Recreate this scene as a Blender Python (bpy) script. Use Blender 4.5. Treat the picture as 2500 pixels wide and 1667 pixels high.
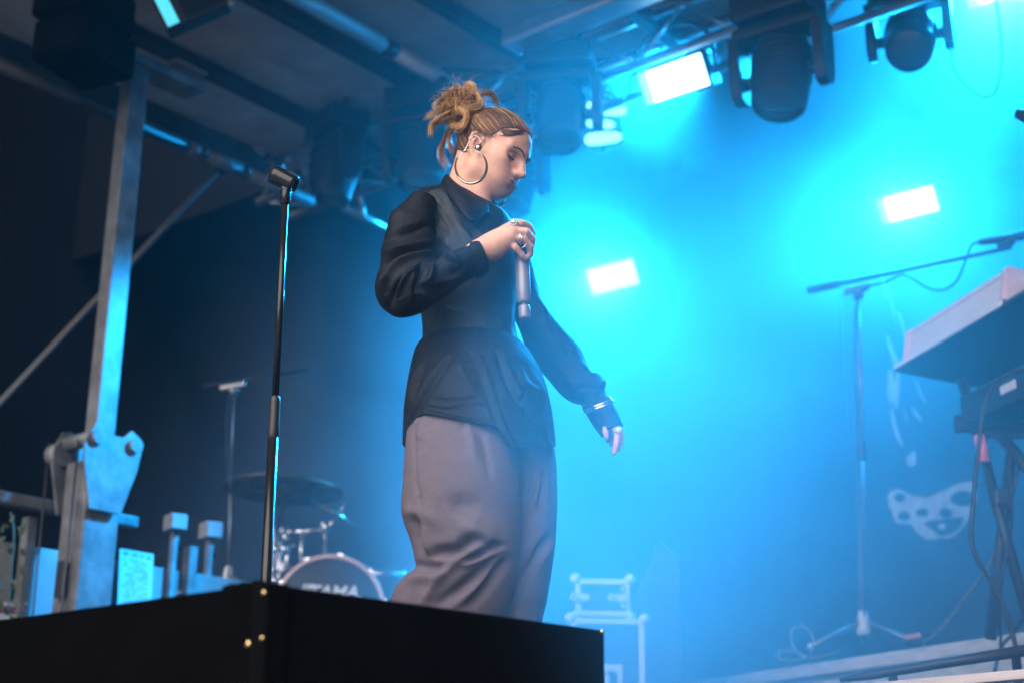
import bpy, bmesh, math, random
import numpy as np
from mathutils import Vector, Matrix, Euler, noise as mnoise
random.seed(7); np.random.seed(7)
for _o in list(bpy.data.objects): bpy.data.objects.remove(_o)
SC = bpy.context.scene
COL = SC.collection
R = math.radians
# ------------------------------------------------------------------ camera
CAM_Z = -0.03
CAM_PITCH, CAM_ROLL, FPX = 18.0, 0.5, 3600.0
cam_d = bpy.data.cameras.new('camera'); cam = bpy.data.objects.new('camera', cam_d); COL.objects.link(cam)
cam_d.sensor_width = 36; cam_d.lens = FPX/2500*36
cam_d.clip_start = 0.05; cam_d.clip_end = 500
_p, _r = R(CAM_PITCH), R(CAM_ROLL)
_R0 = Vector((1,0,0)); _F = Vector((0,math.cos(_p),math.sin(_p))); _U0 = Vector((0,-math.sin(_p),math.cos(_p)))
CR = _R0*math.cos(_r)+_U0*math.sin(_r); CU = -_R0*math.sin(_r)+_U0*math.cos(_r); CF = _F
CO = Vector((0,0,CAM_Z))
cam.matrix_world = Matrix(((CR.x,CU.x,-CF.x,CO.x),(CR.y,CU.y,-CF.y,CO.y),(CR.z,CU.z,-CF.z,CO.z),(0,0,0,1)))
SC.camera = cam
cam_d.dof.use_dof = True; cam_d.dof.focus_distance = 3.45; cam_d.dof.aperture_fstop = 2.5
cam_d.dof.aperture_blades = 9
# ------------------------------------------------------------------ world: dusk sky
world = bpy.data.worlds.new('World'); SC.world = world; world.use_nodes = True
wn = world.node_tree.nodes; wl = world.node_tree.links
sky = wn.new('ShaderNodeTexSky'); sky.sky_type = 'NISHITA'; sky.sun_disc = False
SUN_ELEV, SUN_AZ = 37.0, 207.0     # azimuth: compass-like angle of the sun, 180 = straight behind the camera
sky.sun_elevation = R(SUN_ELEV); sky.sun_rotation = R(SUN_AZ)
bgn = wn['Background']; wl.new(sky.outputs[0], bgn.inputs[0]); bgn.inputs[1].default_value = 0.02
sun_d = bpy.data.lights.new('sun', 'SUN'); sun_d.energy = 4.5; sun_d.angle = R(76); sun_d.color = (1.0, .90, .86)
sun = bpy.data.objects.new('sun', sun_d); COL.objects.link(sun)
_sd = Vector((math.sin(R(SUN_AZ))*math.cos(R(SUN_ELEV)), math.cos(R(SUN_AZ))*math.cos(R(SUN_ELEV)), math.sin(R(SUN_ELEV))))
sun.rotation_euler = _sd.to_track_quat('Z','Y').to_euler()
sun.location = (-4,-6,8)
vs = SC.view_settings; SC.display_settings.display_device = 'sRGB'
vs.view_transform = 'Standard'; vs.look = 'None'; vs.exposure = 0.4; vs.gamma = 1.0; vs.use_curve_mapping = False
cy = SC.cycles
cy.use_denoising = True; cy.use_adaptive_sampling = True; cy.adaptive_threshold = 0.02
cy.max_bounces = 5; cy.diffuse_bounces = 2; cy.glossy_bounces = 3; cy.transmission_bounces = 3; cy.transparent_max_bounces = 8
cy.volume_bounces = 0; cy.volume_step_rate = 2.0; cy.volume_max_steps = 96
cy.sample_clamp_indirect = 6.0; cy.sample_clamp_direct = 0.0
cy.caustics_reflective = False; cy.caustics_refractive = False

# ------------------------------------------------------------------ helpers
YAW = 39.0
SL = Vector((math.cos(R(YAW)), -math.sin(R(YAW)), 0))      # across the stage, to the right
SD = Vector((math.sin(R(YAW)), math.cos(R(YAW)), 0))       # towards the back of the stage
UP = Vector((0,0,1))
def S(l, d, z): return SL*l + SD*d + UP*z
def ld(p): return p.dot(SL), p.dot(SD)
def ray(x, y): return CF + CR*((x-1250)/FPX) + CU*((833.5-y)/FPX)
def at(x, y, Y):            # point at ground distance Y
    d = ray(x, y); return CO + d*((Y-CO.y)/d.y)
def atz(x, y, z):           # point at height z
    d = ray(x, y); return CO + d*((z-CO.z)/d.z)
def atd(x, y, dd):          # point at stage depth dd
    d = ray(x, y); return CO + d*((dd-CO.dot(SD))/d.dot(SD))
def atl(x, y, ll):
    d = ray(x, y); return CO + d*((ll-CO.dot(SL))/d.dot(SL))
ROTS = Matrix.Rotation(-R(YAW), 4, 'Z')                   # stage axes: local x = SL, y = SD

def frame(loc, rz=0.0, mat=None):
    return Matrix.Translation(loc) @ (mat if mat is not None else Matrix.Rotation(rz,4,'Z'))

class MB:
    """Collects shapes; world=M means the coordinates given are world ones and the object sits at M."""
    def __init__(s): s.v=[]; s.f=[]; s.sm=[]
    def add(s, vs_, fs, smooth=False):
        o=len(s.v); s.v += [Vector(v) for v in vs_]; s.f += [tuple(i+o for i in f) for f in fs]; s.sm += [smooth]*len(fs); return s
    def box(s, c, size, ax=None, bev=0.0):
        c=Vector(c); X,Y,Z = ax if ax else (Vector((1,0,0)),Vector((0,1,0)),Vector((0,0,1)))
        hx,hy,hz=[q/2 for q in size]
        if bev<=0:
            vs_=[c+X*(hx*a)+Y*(hy*b)+Z*(hz*d) for d in(-1,1) for b in(-1,1) for a in(-1,1)]
            return s.add(vs_,[(0,2,3,1),(4,5,7,6),(0,1,5,4),(2,6,7,3),(0,4,6,2),(1,3,7,5)])
        bm=bmesh.new(); bmesh.ops.create_cube(bm,size=1)
        for v in bm.verts: v.co=Vector((v.co.x*size[0],v.co.y*size[1],v.co.z*size[2]))
        bmesh.ops.bevel(bm,geom=bm.edges[:],offset=bev,segments=2,affect='EDGES',profile=.5)
        bm.verts.index_update()
        vs_=[c+X*v.co.x+Y*v.co.y+Z*v.co.z for v in bm.verts]; fs=[[v.index for v in f.verts] for f in bm.faces]; bm.free()
        return s.add(vs_,fs)
    def tube(s, pts, r, n=10, cap=True, smooth=True, closed=False):
        pts=[Vector(p) for p in pts]; m=len(pts); rs=r if isinstance(r,(list,tuple)) else [r]*m
        T=[]
        for i in range(m):
            if closed: t=pts[(i+1)%m]-pts[i-1]
            else: t=pts[min(i+1,m-1)]-pts[max(i-1,0)]
            T.append(t.normalized() if t.length>1e-9 else Vector((0,0,1)))
        u=T[0].orthogonal().normalized(); vs_=[]
        for i in range(m):
            u=(u-T[i]*u.dot(T[i]));
            u=u.normalized() if u.length>1e-6 else T[i].orthogonal().normalized()
            w=T[i].cross(u)
            for k in range(n):
                a=2*math.pi*k/n; vs_.append(pts[i]+(u*math.cos(a)+w*math.sin(a))*rs[i])
        fs=[]
        for i in range(m if closed else m-1):
            j=(i+1)%m
            for k in range(n): fs.append((i*n+k,i*n+(k+1)%n,j*n+(k+1)%n,j*n+k))
        s.add(vs_,fs,smooth)
        if cap and not closed:
            o=len(s.v)-len(vs_)
            s.f.append(tuple(o+k for k in range(n))[::-1]); s.sm.append(False)
            s.f.append(tuple(o+(m-1)*n+k for k in range(n))); s.sm.append(False)
        return s
    def cyl(s,a,b,r,n=14,r2=None,smooth=True):
        return s.tube([a,b],[r,r if r2 is None else r2],n,True,smooth)
    def lathe(s, prof, c, ax=(0,0,1), n=24, smooth=True, arc=None):
        ax=Vector(ax).normalized(); u=ax.orthogonal().normalized(); w=ax.cross(u); c=Vector(c); vs_=[]
        for (r,h) in prof:
            for k in range(n):
                a=2*math.pi*k/n; vs_.append(c+ax*h+(u*math.cos(a)+w*math.sin(a))*r)
        fs=[(i*n+k,i*n+(k+1)%n,(i+1)*n+(k+1)%n,(i+1)*n+k) for i in range(len(prof)-1) for k in range(n)]
        return s.add(vs_,fs,smooth)
    def ball(s,c,r,n=10,sc=(1,1,1)):
        c=Vector(c); prof=[]; vs_=[];m=n//2+1
        for i in range(m+1):
            t=math.pi*i/m
            for k in range(n):
                a=2*math.pi*k/n; vs_.append(c+Vector((math.sin(t)*math.cos(a)*r*sc[0],math.sin(t)*math.sin(a)*r*sc[1],math.cos(t)*r*sc[2])))
        fs=[(i*n+k,(i+1)*n+k,(i+1)*n+(k+1)%n,i*n+(k+1)%n) for i in range(m) for k in range(n)]
        return s.add(vs_,fs,True)
    def prism(s, poly, origin, ux, uy, h):
        """extrude a 2d polygon (in ux,uy) by h along ux x uy"""
        ux=Vector(ux);uy=Vector(uy);n=ux.cross(uy).normalized();o=Vector(origin);m=len(poly)
        vs_=[o+ux*a+uy*b for a,b in poly]+[o+ux*a+uy*b+n*h for a,b in poly]
        fs=[tuple(range(m))[::-1],tuple(range(m,2*m))]+[(i,(i+1)%m,m+(i+1)%m,m+i) for i in range(m)]
        return s.add(vs_,fs)
    def build(s,name,mat,parent=None,bevel=0.0,fix=True):
        me=bpy.data.meshes.new(name); 
        M=parent_frame(parent).inverted() if parent is not None else None
        vs_=[M@v for v in s.v] if M is not None else s.v
        me.from_pydata([tuple(v) for v in vs_],[],s.f)
        me.polygons.foreach_set('use_smooth',s.sm)
        if fix:
            bm=bmesh.new(); bm.from_mesh(me); bmesh.ops.remove_doubles(bm,verts=bm.verts,dist=1e-6)
            bmesh.ops.recalc_face_normals(bm,faces=bm.faces); bm.to_mesh(me); bm.free()
        me.update()
        if mat is not None: me.materials.append(mat)
        o=bpy.data.objects.new(name,me); COL.objects.link(o)
        if parent is not None: o.parent=parent
        if bevel>0:
            b=o.modifiers.new('bevel','BEVEL'); b.width=bevel; b.segments=2; b.limit_method='ANGLE'
        return o
FR={}
def parent_frame(o):
    M=FR.get(o.name,Matrix.Identity(4))
    p=o.parent
    while p is not None: M=FR.get(p.name,Matrix.Identity(4))@M; p=p.parent
    return M
def tag(o,label=None,cat=None,group=None,kind=None):
    if label: o['label']=label
    if cat: o['category']=cat
    if group: o['group']=group
    if kind: o['kind']=kind
    return o
def thing(name,label,cat,M=None,group=None):
    o=bpy.data.objects.new(name,None); COL.objects.link(o); o.empty_display_size=.1
    M=M if M is not None else Matrix.Identity(4)
    o.matrix_world=M; FR[o.name]=M.copy()
    return tag(o,label,cat,group)
def setframe_obj(o,M):            # give a top-level mesh its own origin (mesh was built in world space)
    o.data.transform(M.inverted()); o.matrix_world=M; FR[o.name]=M.copy(); return o
def copy_tree(o,parent=None):
    c=o.copy(); COL.objects.link(c)
    if parent is not None: c.parent=parent
    for ch in list(o.children): copy_tree(ch,c)
    return c
def place_copy(o,M,label,group=None):
    c=copy_tree(o); c.matrix_world=M; FR[c.name]=M.copy(); c['label']=label
    if group: c['group']=group
    return c
def spline(pts,n=8):
    pts=[Vector(p) for p in pts]; P=[pts[0]*2-pts[1]]+pts+[pts[-1]*2-pts[-2]]; out=[]
    for i in range(1,len(P)-2):
        for k in range(n):
            t=k/n; a,b,c,d=P[i-1],P[i],P[i+1],P[i+2]
            out.append(.5*((2*b)+(c-a)*t+(2*a-5*b+4*c-d)*t*t+(3*b-a-3*c+d)*t**3))
    out.append(pts[-1]); return out
# ------------------------------------------------------------------ materials
def mat(name,col,rough=.6,metal=0.0,var=.12,scale=6.0,bump=0.0,bscale=40.0,emis=None,estr=0.0,spec=.5,col2=None,coat=0.0,sub=0.0,stretch=None,detail=4.0,crumple=0.0,cscale=20.0):
    m=bpy.data.materials.new(name); m.use_nodes=True; nt=m.node_tree; N=nt.nodes; K=nt.links
    b=N['Principled BSDF']; b.inputs['Roughness'].default_value=rough; b.inputs['Metallic'].default_value=metal
    b.inputs['Specular IOR Level'].default_value=spec
    if coat: b.inputs['Coat Weight'].default_value=coat; b.inputs['Coat Roughness'].default_value=.15
    if sub:
        b.inputs['Subsurface Weight'].default_value=sub; b.inputs['Subsurface Radius'].default_value=(.9,.35,.2); b.inputs['Subsurface Scale'].default_value=.008
    tc=N.new('ShaderNodeTexCoord'); src=tc.outputs['Object']
    if stretch:
        mp=N.new('ShaderNodeMapping'); mp.inputs['Scale'].default_value=stretch; K.new(src,mp.inputs[0]); src=mp.outputs[0]
    nz=N.new('ShaderNodeTexNoise'); nz.inputs['Scale'].default_value=scale; nz.inputs['Detail'].default_value=detail; nz.inputs['Roughness'].default_value=.6
    K.new(src,nz.inputs['Vector'])
    cr=N.new('ShaderNodeValToRGB'); c2=col2 if col2 else tuple(min(1,c*(1+var)) for c in col); c1=tuple(c*(1-var) for c in col) if not col2 else col
    cr.color_ramp.elements[0].color=(*c1,1); cr.color_ramp.elements[1].color=(*c2,1)
    cr.color_ramp.elements[0].position=.35; cr.color_ramp.elements[1].position=.65
    K.new(nz.outputs['Fac'],cr.inputs[0]); K.new(cr.outputs[0],b.inputs['Base Color'])
    mr=N.new('ShaderNodeMapRange'); mr.inputs[3].default_value=max(0,rough-.08); mr.inputs[4].default_value=min(1,rough+.08)
    K.new(nz.outputs['Fac'],mr.inputs[0]); K.new(mr.outputs[0],b.inputs['Roughness'])
    if bump>0:
        n2=N.new('ShaderNodeTexNoise'); n2.inputs['Scale'].default_value=bscale; n2.inputs['Detail'].default_value=3; K.new(src,n2.inputs['Vector'])
        bp=N.new('ShaderNodeBump'); bp.inputs['Strength'].default_value=bump; bp.inputs['Distance'].default_value=.004; K.new(n2.outputs['Fac'],bp.inputs['Height']); K.new(bp.outputs[0],b.inputs['Normal'])
    if crumple>0:
        n3=N.new('ShaderNodeTexNoise'); n3.inputs['Scale'].default_value=cscale; n3.inputs['Detail'].default_value=2.5; n3.inputs['Distortion'].default_value=1.4; K.new(src,n3.inputs['Vector'])
        b3=N.new('ShaderNodeBump'); b3.inputs['Strength'].default_value=crumple; b3.inputs['Distance'].default_value=.03; K.new(n3.outputs['Fac'],b3.inputs['Height'])
        if b.inputs['Normal'].is_linked: K.new(b.inputs['Normal'].links[0].from_socket,b3.inputs['Normal'])
        K.new(b3.outputs[0],b.inputs['Normal'])
    if emis is not None:
        b.inputs['Emission Color'].default_value=(*emis,1); b.inputs['Emission Strength'].default_value=estr
    return m
M_BLACK=mat('black_paint',(.018,.018,.02),.45,bump=.25,bscale=220)
M_BLACKCAB=mat('black_cabinet',(.004,.004,.0045),.9,bump=.3,bscale=160,spec=.02)
M_GALV=mat('galvanised_steel',(.15,.155,.16),.55,.25,var=.35,scale=9,bump=.15,bscale=30,detail=7)
M_STEEL=mat('brushed_aluminium',(.55,.56,.58),.33,.85,var=.12,scale=5,bump=.08,bscale=90)
M_CHROME=mat('chrome',(.75,.75,.76),.12,1.0,var=.05)
M_DARKMET=mat('dark_metal',(.06,.062,.068),.4,.6,var=.2,bump=.15,bscale=120)
M_CURTAIN=mat('black_molton',(.006,.006,.007),.95,spec=.02,bump=.5,bscale=300)
M_CEIL=mat('stained_plywood',(.26,.22,.19),.85,scale=1.6,col2=(.44,.385,.34),bump=.2,bscale=20,detail=8)
M_DECK=mat('stage_deck',(.05,.042,.036),.7,bump=.3,bscale=60)
M_WHITEPL=mat('white_plastic',(.62,.62,.63),.4,bump=.1,bscale=60)
# ------------------------------------------------------------------ ground, stage, drapes
def plane(name,c,size,mat_,ax=None,parent=None):
    return MB().box(c,size,ax).build(name,mat_,parent)
AX=(SL,SD,UP)
M_GROUND=mat('pale_bounce_ground',(.30,.29,.28),.9,bump=.4,bscale=30)  # out of view, pale so that daylight bounces up to the ceiling
g=MB().add([(-60,-60,-1.5),(60,-60,-1.5),(60,60,-1.5),(-60,60,-1.5)],[(0,1,2,3)]).build('ground',M_GROUND); tag(g,'unseen ground below the stage, made pale to bounce daylight upward','ground',kind='structure')
deck=MB().box(S(-2.6,5.6,-.06),(12.4,8.8,.12),AX).build('stage_floor',M_DECK); tag(deck,'dark wooden stage floor under the singer','floor',kind='structure')

def drape(name,a,b,z0,z1,amp,pitch,n_per=8,seed=0):
    a=Vector(a);b=Vector(b);L_=(b-a).length;t=(b-a)/L_;nrm=Vector((t.y,-t.x,0));m=int(L_/pitch*n_per);rz=14
    rnd=random.Random(seed);ph=0;vs_=[];cols=[]
    offs=[]
    for i in range(m+1):
        x=i/m*L_; ph+=2*math.pi/n_per*(.75+.5*mnoise.noise(Vector((x*1.3,seed,0)))+.25)
        offs.append((x,ph))
    for j in range(rz+1):
        w=j/rz; z=z1+(z0-z1)*w; A=amp*(.35+.65*w)
        for x,ph_ in offs:
            o=A*math.sin(ph_+.5*mnoise.noise(Vector((x*.8,z*.5,seed))))+.6*amp*mnoise.noise(Vector((x*.5,z*.25,seed+5)))
            vs_.append(a+t*x+nrm*o+UP*(z-a.z))
    fs=[(j*(m+1)+i,j*(m+1)+i+1,(j+1)*(m+1)+i+1,(j+1)*(m+1)+i) for j in range(rz) for i in range(m)]
    o=MB().add(vs_,fs,True).build(name,M_CURTAIN,fix=False)
    s=o.modifiers.new('thick','SOLIDIFY'); s.thickness=.004
    return o
BACK_D=9.9
bc=drape('back_curtain',S(-10.2,BACK_D,0),S(3.6,BACK_D,0),0.0,6.9,.02,.24,seed=3)
tag(bc,'wide black pleated backdrop curtain across the rear of the stage','curtain')
sc_=drape('side_curtain',S(-9.3,1.2,0),S(-9.3,10.3,0),-1.5,9.5,.005,.5,seed=9)
tag(sc_,'tall black masking curtain beyond the steel post at the dark left side','curtain')

sr_=drape('side_curtain',S(3.45,10.0,0),S(3.45,1.0,0),-1.5,6.9,.06,.3,seed=4)  # out of view, added to keep sky light off the smoke
tag(sr_,'unseen black curtain added beyond the right wing to block sky light','curtain')
# ------------------------------------------------------------------ roof
ROOF_Z=4.0
roof=thing('stage_roof','low stained plywood stage roof on dark purlins above the singer','roof',frame(S(-3,5,ROOF_Z),mat=ROTS))
PURL=[-6.0,-5.2,-4.5,-3.75,-3.0,-2.25,-1.5,-.75,0.0,.75,1.5,2.25,3.0]
edges=[-6.62]+PURL+[3.4]
DS=[0.9,3.3,5.72,6.10]
REAR_Z=6.6  # rear roof raised and blacked out to keep sun off the upper smoke
for i in range(len(edges)-1):
    l0,l1=edges[i],edges[i+1]
    for j in range(len(DS)-1):
        d0,d1=DS[j],DS[j+1]
        MB().box(S((l0+l1)/2,(d0+d1)/2,ROOF_Z+.012+random.uniform(0,.003)),(l1-l0-.006,d1-d0-.008,.02),AX).build('panel',M_CEIL,roof)
for k_ in range(6):
    l0=-10.2+k_*2.3
    for d0,d1 in((6.14,8.0),(8.01,10.3)): MB().box(S(l0+1.15,(d0+d1)/2,REAR_Z),(2.29,d1-d0,.03),AX).build('rear_light_stop',M_CURTAIN,roof)
MB().box(S(-3.3,6.12,(ROOF_Z+REAR_Z)/2+.03),(13.8,.03,REAR_Z-ROOF_Z),AX).build('fascia_light_stop',M_CURTAIN,roof)  # black board added to close the rear bay against daylight
for l in PURL:
    MB().box(S(l,3.49,ROOF_Z-.042),(.075,5.2,.084),AX,bev=.006).build('purlin',M_DARKMET,roof)
MB().box(S(-6.66,3.49,ROOF_Z-.06),(.07,5.2,.17),AX,bev=.006).build('eave_beam',M_DARKMET,roof)
MB().box(S(-6.0,4.53,ROOF_Z-.094),(.10,.22,.016),AX,bev=.003).build('bracket_plate',M_STEEL,roof)
for dd in (2.9,):
    MB().box(S(-1.6,dd,ROOF_Z-.16),(10.2,.1,.14),AX,bev=.006).build('cross_beam',M_DARKMET,roof)
cbm=MB().box(S(-3.78,5.33,ROOF_Z-.145),(1.15,.16,.11),AX,bev=.02); cbm.build('cable_tray',M_STEEL,roof)

# round aluminium tube under the roof
tb=thing('roof_tube','long round aluminium tube running under the roof towards the truss','tube',frame(S(-4.95,4,3.88),mat=ROTS))
M_TUBE=mat('pale_aluminium',(.62,.62,.63),.38,.3,var=.06)
MB().cyl(S(-4.95,1.2,3.90),S(-4.95,5.02,3.90),.043,20).build('pipe',M_TUBE,tb)
MB().cyl(S(-4.95,5.06,3.90),S(-4.95,6.05,3.90),.041,20).build('pipe',M_TUBE,tb)
MB().cyl(S(-4.95,5.0,3.90),S(-4.95,5.08,3.90),.047,20).build('coupler',M_DARKMET,tb)
for dd in (2.2,4.4,5.75): MB().box(S(-4.95,dd,3.955),(.03,.04,.05),AX).build('hanger',M_DARKMET,tb)

# ------------------------------------------------------------------ truss
TD,TZ=5.74,3.72
truss=thing('lighting_truss','dark lattice box truss hung under the roof carrying the moving lights','truss',frame(S(-3,TD,TZ),mat=ROTS))
T0,T1=-6.75,2.6
for dd in(0,.29):
    for dz in(0,.26): MB().cyl(S(T0,TD+dd,TZ+dz),S(T1,TD+dd,TZ+dz),.025,10).build('chord',M_STEEL,truss)
n=int((T1-T0)/.29)
for k in range(n):
    l0=T0+k*(T1-T0)/n;l1=T0+(k+1)*(T1-T0)/n;e=k%2
    MB().cyl(S(l0,TD,TZ+.26*e),S(l1,TD,TZ+.26*(1-e)),.0095,6).build('brace',M_STEEL,truss)
    MB().cyl(S(l0,TD+.29,TZ+.26*(1-e)),S(l1,TD+.29,TZ+.26*e),.0095,6).build('brace',M_STEEL,truss)
    MB().cyl(S(l0,TD+.29*e,TZ),S(l1,TD+.29*(1-e),TZ),.0095,6).build('brace',M_STEEL,truss)

# ------------------------------------------------------------------ lamps
LED_SPREAD=70.0
CYAN=(.008,.39,1.0)
M_LED=mat('lit_led_field',(.1,.3,.6),.4,emis=(.42,.80,1.0),estr=4.0)
M_LEDDIM=mat('dim_led_rows',(.1,.3,.5),.4,emis=(.25,.75,1.0),estr=1.6)
def led_panel(name_label,p,rz,pitch,w=.52,h=.235,seed=0,drop=None,dim=.14,power=200.0,spread=None):
    M=Matrix.Translation(p)@Matrix.Rotation(-rz,4,'Z')@Matrix.Rotation(pitch,4,'X')
    t=thing('led_panel',name_label,'stage light',M,'bright cyan lamp panels above the stage')
    def lb(c,size,bev=0): return MB().box(M@Vector(c),size,(M.col[0].xyz,M.col[1].xyz,M.col[2].xyz),bev)
    lb((0,.07,0),(w+.03,.12,h+.03),.012).build('housing',M_BLACK,t)
    x0=-w/2+w*dim
    lb(((x0+w/2)/2,.006,0),(w/2-x0,.012,h)).build('lit_face',M_LED,t)
    rows=MB();nr=22
    for k in range(nr):
        z=-h/2+h*(k+.5)/nr
        rows.box(M@Vector((-w/2+w*dim/2-.002,.007,z)),(w*dim-.008,.012,h/nr*.8),(M.col[0].xyz,M.col[1].xyz,M.col[2].xyz))
    r_=rows.build('led_rows',M_LEDDIM,t)
    y=MB(); 
    pts=[M@Vector((-w/2-.03,.07,0)),M@Vector((-w/2-.04,.09,.16)),M@Vector((-w/4,.12,.26)),M@Vector((w/4,.12,.26)),M@Vector((w/2+.04,.09,.16)),M@Vector((w/2+.03,.07,0))]
    y.tube(spline(pts,5),.012,8); y.build('yoke',M_BLACK,t)
    la=bpy.data.lights.new('panel_lamp','AREA'); la.shape='RECTANGLE'; la.size=w*(1-dim)-.01; la.size_y=h-.01; la.color=CYAN; la.energy=power; la.spread=R(spread or LED_SPREAD)
    lo=bpy.data.objects.new('panel_lamp',la); COL.objects.link(lo); lo.parent=t; lo.matrix_local=Matrix.Translation(((x0+w/2)/2,-.004,0))@Matrix.Rotation(R(-90),4,'X')
    top=M@Vector((0,.12,.26))
    MB().cyl(top,Vector((top.x,top.y,top.z+.12 if top.z>ROOF_Z-.3 else (ROOF_Z if ld(top)[1]<6.1 else REAR_Z))),.02,10).build('drop_pipe',M_BLACK,t)
    return t
led1=led_panel('uppermost lit lamp panel, just left of the large hanging moving light',at(1642,196,6.8),R(YAW),R(31),.38,.168)
led2=led_panel('lit lamp panel above the boom stand, alone at the far right',at(2214,502,8.4),R(YAW),R(31),.37,.160,power=85.0,spread=130)
led3=led_panel('lowest lit lamp panel, beside the singer below the other panels',at(1492,678,10.0),R(YAW),R(29),.42,.185,dim=.05,power=120.0,spread=130)
led4=led_panel('lit lamp panel cut off by the top edge of the photo at the far right',at(2450,-52,7.2),R(YAW),R(31),.46,.205,power=250.0,spread=130)

# ------------------------------------------------------------------ haze over everything and stage smoke
def volmat(name):
    m=bpy.data.materials.new(name); m.use_nodes=True; nt=m.node_tree
    for n_ in list(nt.nodes): nt.nodes.remove(n_)
    out=nt.nodes.new('ShaderNodeOutputMaterial'); v=nt.nodes.new('ShaderNodeVolumePrincipled'); nt.links.new(v.outputs[0],out.inputs['Volume'])
    v.inputs['Color'].default_value=(.9,.92,.95,1); v.inputs['Anisotropy'].default_value=.6
    return m,nt,v
mh,nt,v=volmat('haze_air'); v.inputs['Density'].default_value=.001
hz=MB().box((0,5,3.8),(70,70,12.6)).build('haze',mh); tag(hz,'thin haze in the air round the stage','haze',kind='stuff')
msm,nt,v=volmat('stage_smoke'); N=nt.nodes;K=nt.links
tc=N.new('ShaderNodeTexCoord'); sep=N.new('ShaderNodeSeparateXYZ'); K.new(tc.outputs['Object'],sep.inputs[0])
def mrange(src,a,b,c,d,smooth=True):
    m=N.new('ShaderNodeMapRange'); m.interpolation_type='SMOOTHSTEP' if smooth else 'LINEAR'
    for i,q in zip((1,2,3,4),(a,b,c,d)): m.inputs[i].default_value=q
    K.new(src,m.inputs[0]); return m.outputs[0]
def mul(a,b,op='MULTIPLY'):
    m=N.new('ShaderNodeMath'); m.operation=op
    for i,q in enumerate((a,b)):
        if isinstance(q,(int,float)): m.inputs[i].default_value=q
        else: K.new(q,m.inputs[i])
    return m.outputs[0]
nz=N.new('ShaderNodeTexNoise'); nz.inputs['Scale'].default_value=.78; nz.inputs['Detail'].default_value=3.0; nz.inputs['Roughness'].default_value=.5; nz.inputs['Distortion'].default_value=.6
K.new(tc.outputs['Object'],nz.inputs['Vector'])
clump=mrange(nz.outputs['Fac'],.38,.66,.40,1.6)
wx=mul(mul(sep.outputs['X'],.777),mul(sep.outputs['Y'],.629),'ADD')
wy=mul(mul(sep.outputs['X'],-.629),mul(sep.outputs['Y'],.777),'ADD')
wxd=mul(wx,mul(mul(wy,-4.0,'ADD'),.27),'ADD')
wxs=mul(wxd,mul(mul(sep.outputs['Z'],-1.15,'ADD'),-.40),'ADD')   # the cloud reaches further to the left near the floor
side=mrange(wxs,-1.95,.30,.0,1.0)      # thins out towards the stage-left wing
high=mrange(sep.outputs['Z'],4.2,6.4,1.0,.5)
hz_=mul(mul(sep.outputs['Z'],-1.2,'ADD'),0.0,'MAXIMUM')
deep=mul(sep.outputs['Y'],mul(hz_,-1.25),'ADD')      # aloft the cloud hangs further back
front=mul(mul(mrange(deep,3.0,5.8,.015,.45),mrange(deep,5.6,7.4,0.0,1.2),'ADD'),mul(mul(mrange(sep.outputs['Z'],.35,1.4,2.5,0.0),mul(mrange(wx,.25,.9,1.0,.12),mrange(wx,-.50,-.12,.0,1.0))),mrange(sep.outputs['Y'],1.75,2.2,0.0,1.0)),'ADD')
front=mul(front,mul(mul(mrange(sep.outputs['Y'],5.9,6.8,0.0,1.0),mrange(sep.outputs['Z'],1.3,2.6,0.0,1.0)),1.7),'ADD')
dens=mul(mul(mul(clump,side),mul(high,front)),SMOKE_D if 'SMOKE_D' in globals() else .18)
K.new(dens,v.inputs['Density'])
sm=MB().box((-3.2,5.75,3.23),(11.0,8.0,6.44)).build('stage_smoke',msm); sm.matrix_world=ROTS; FR[sm.name]=ROTS.copy()
tag(sm,'pale stage smoke drifting across the stage in blue light','smoke',kind='stuff')
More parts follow.
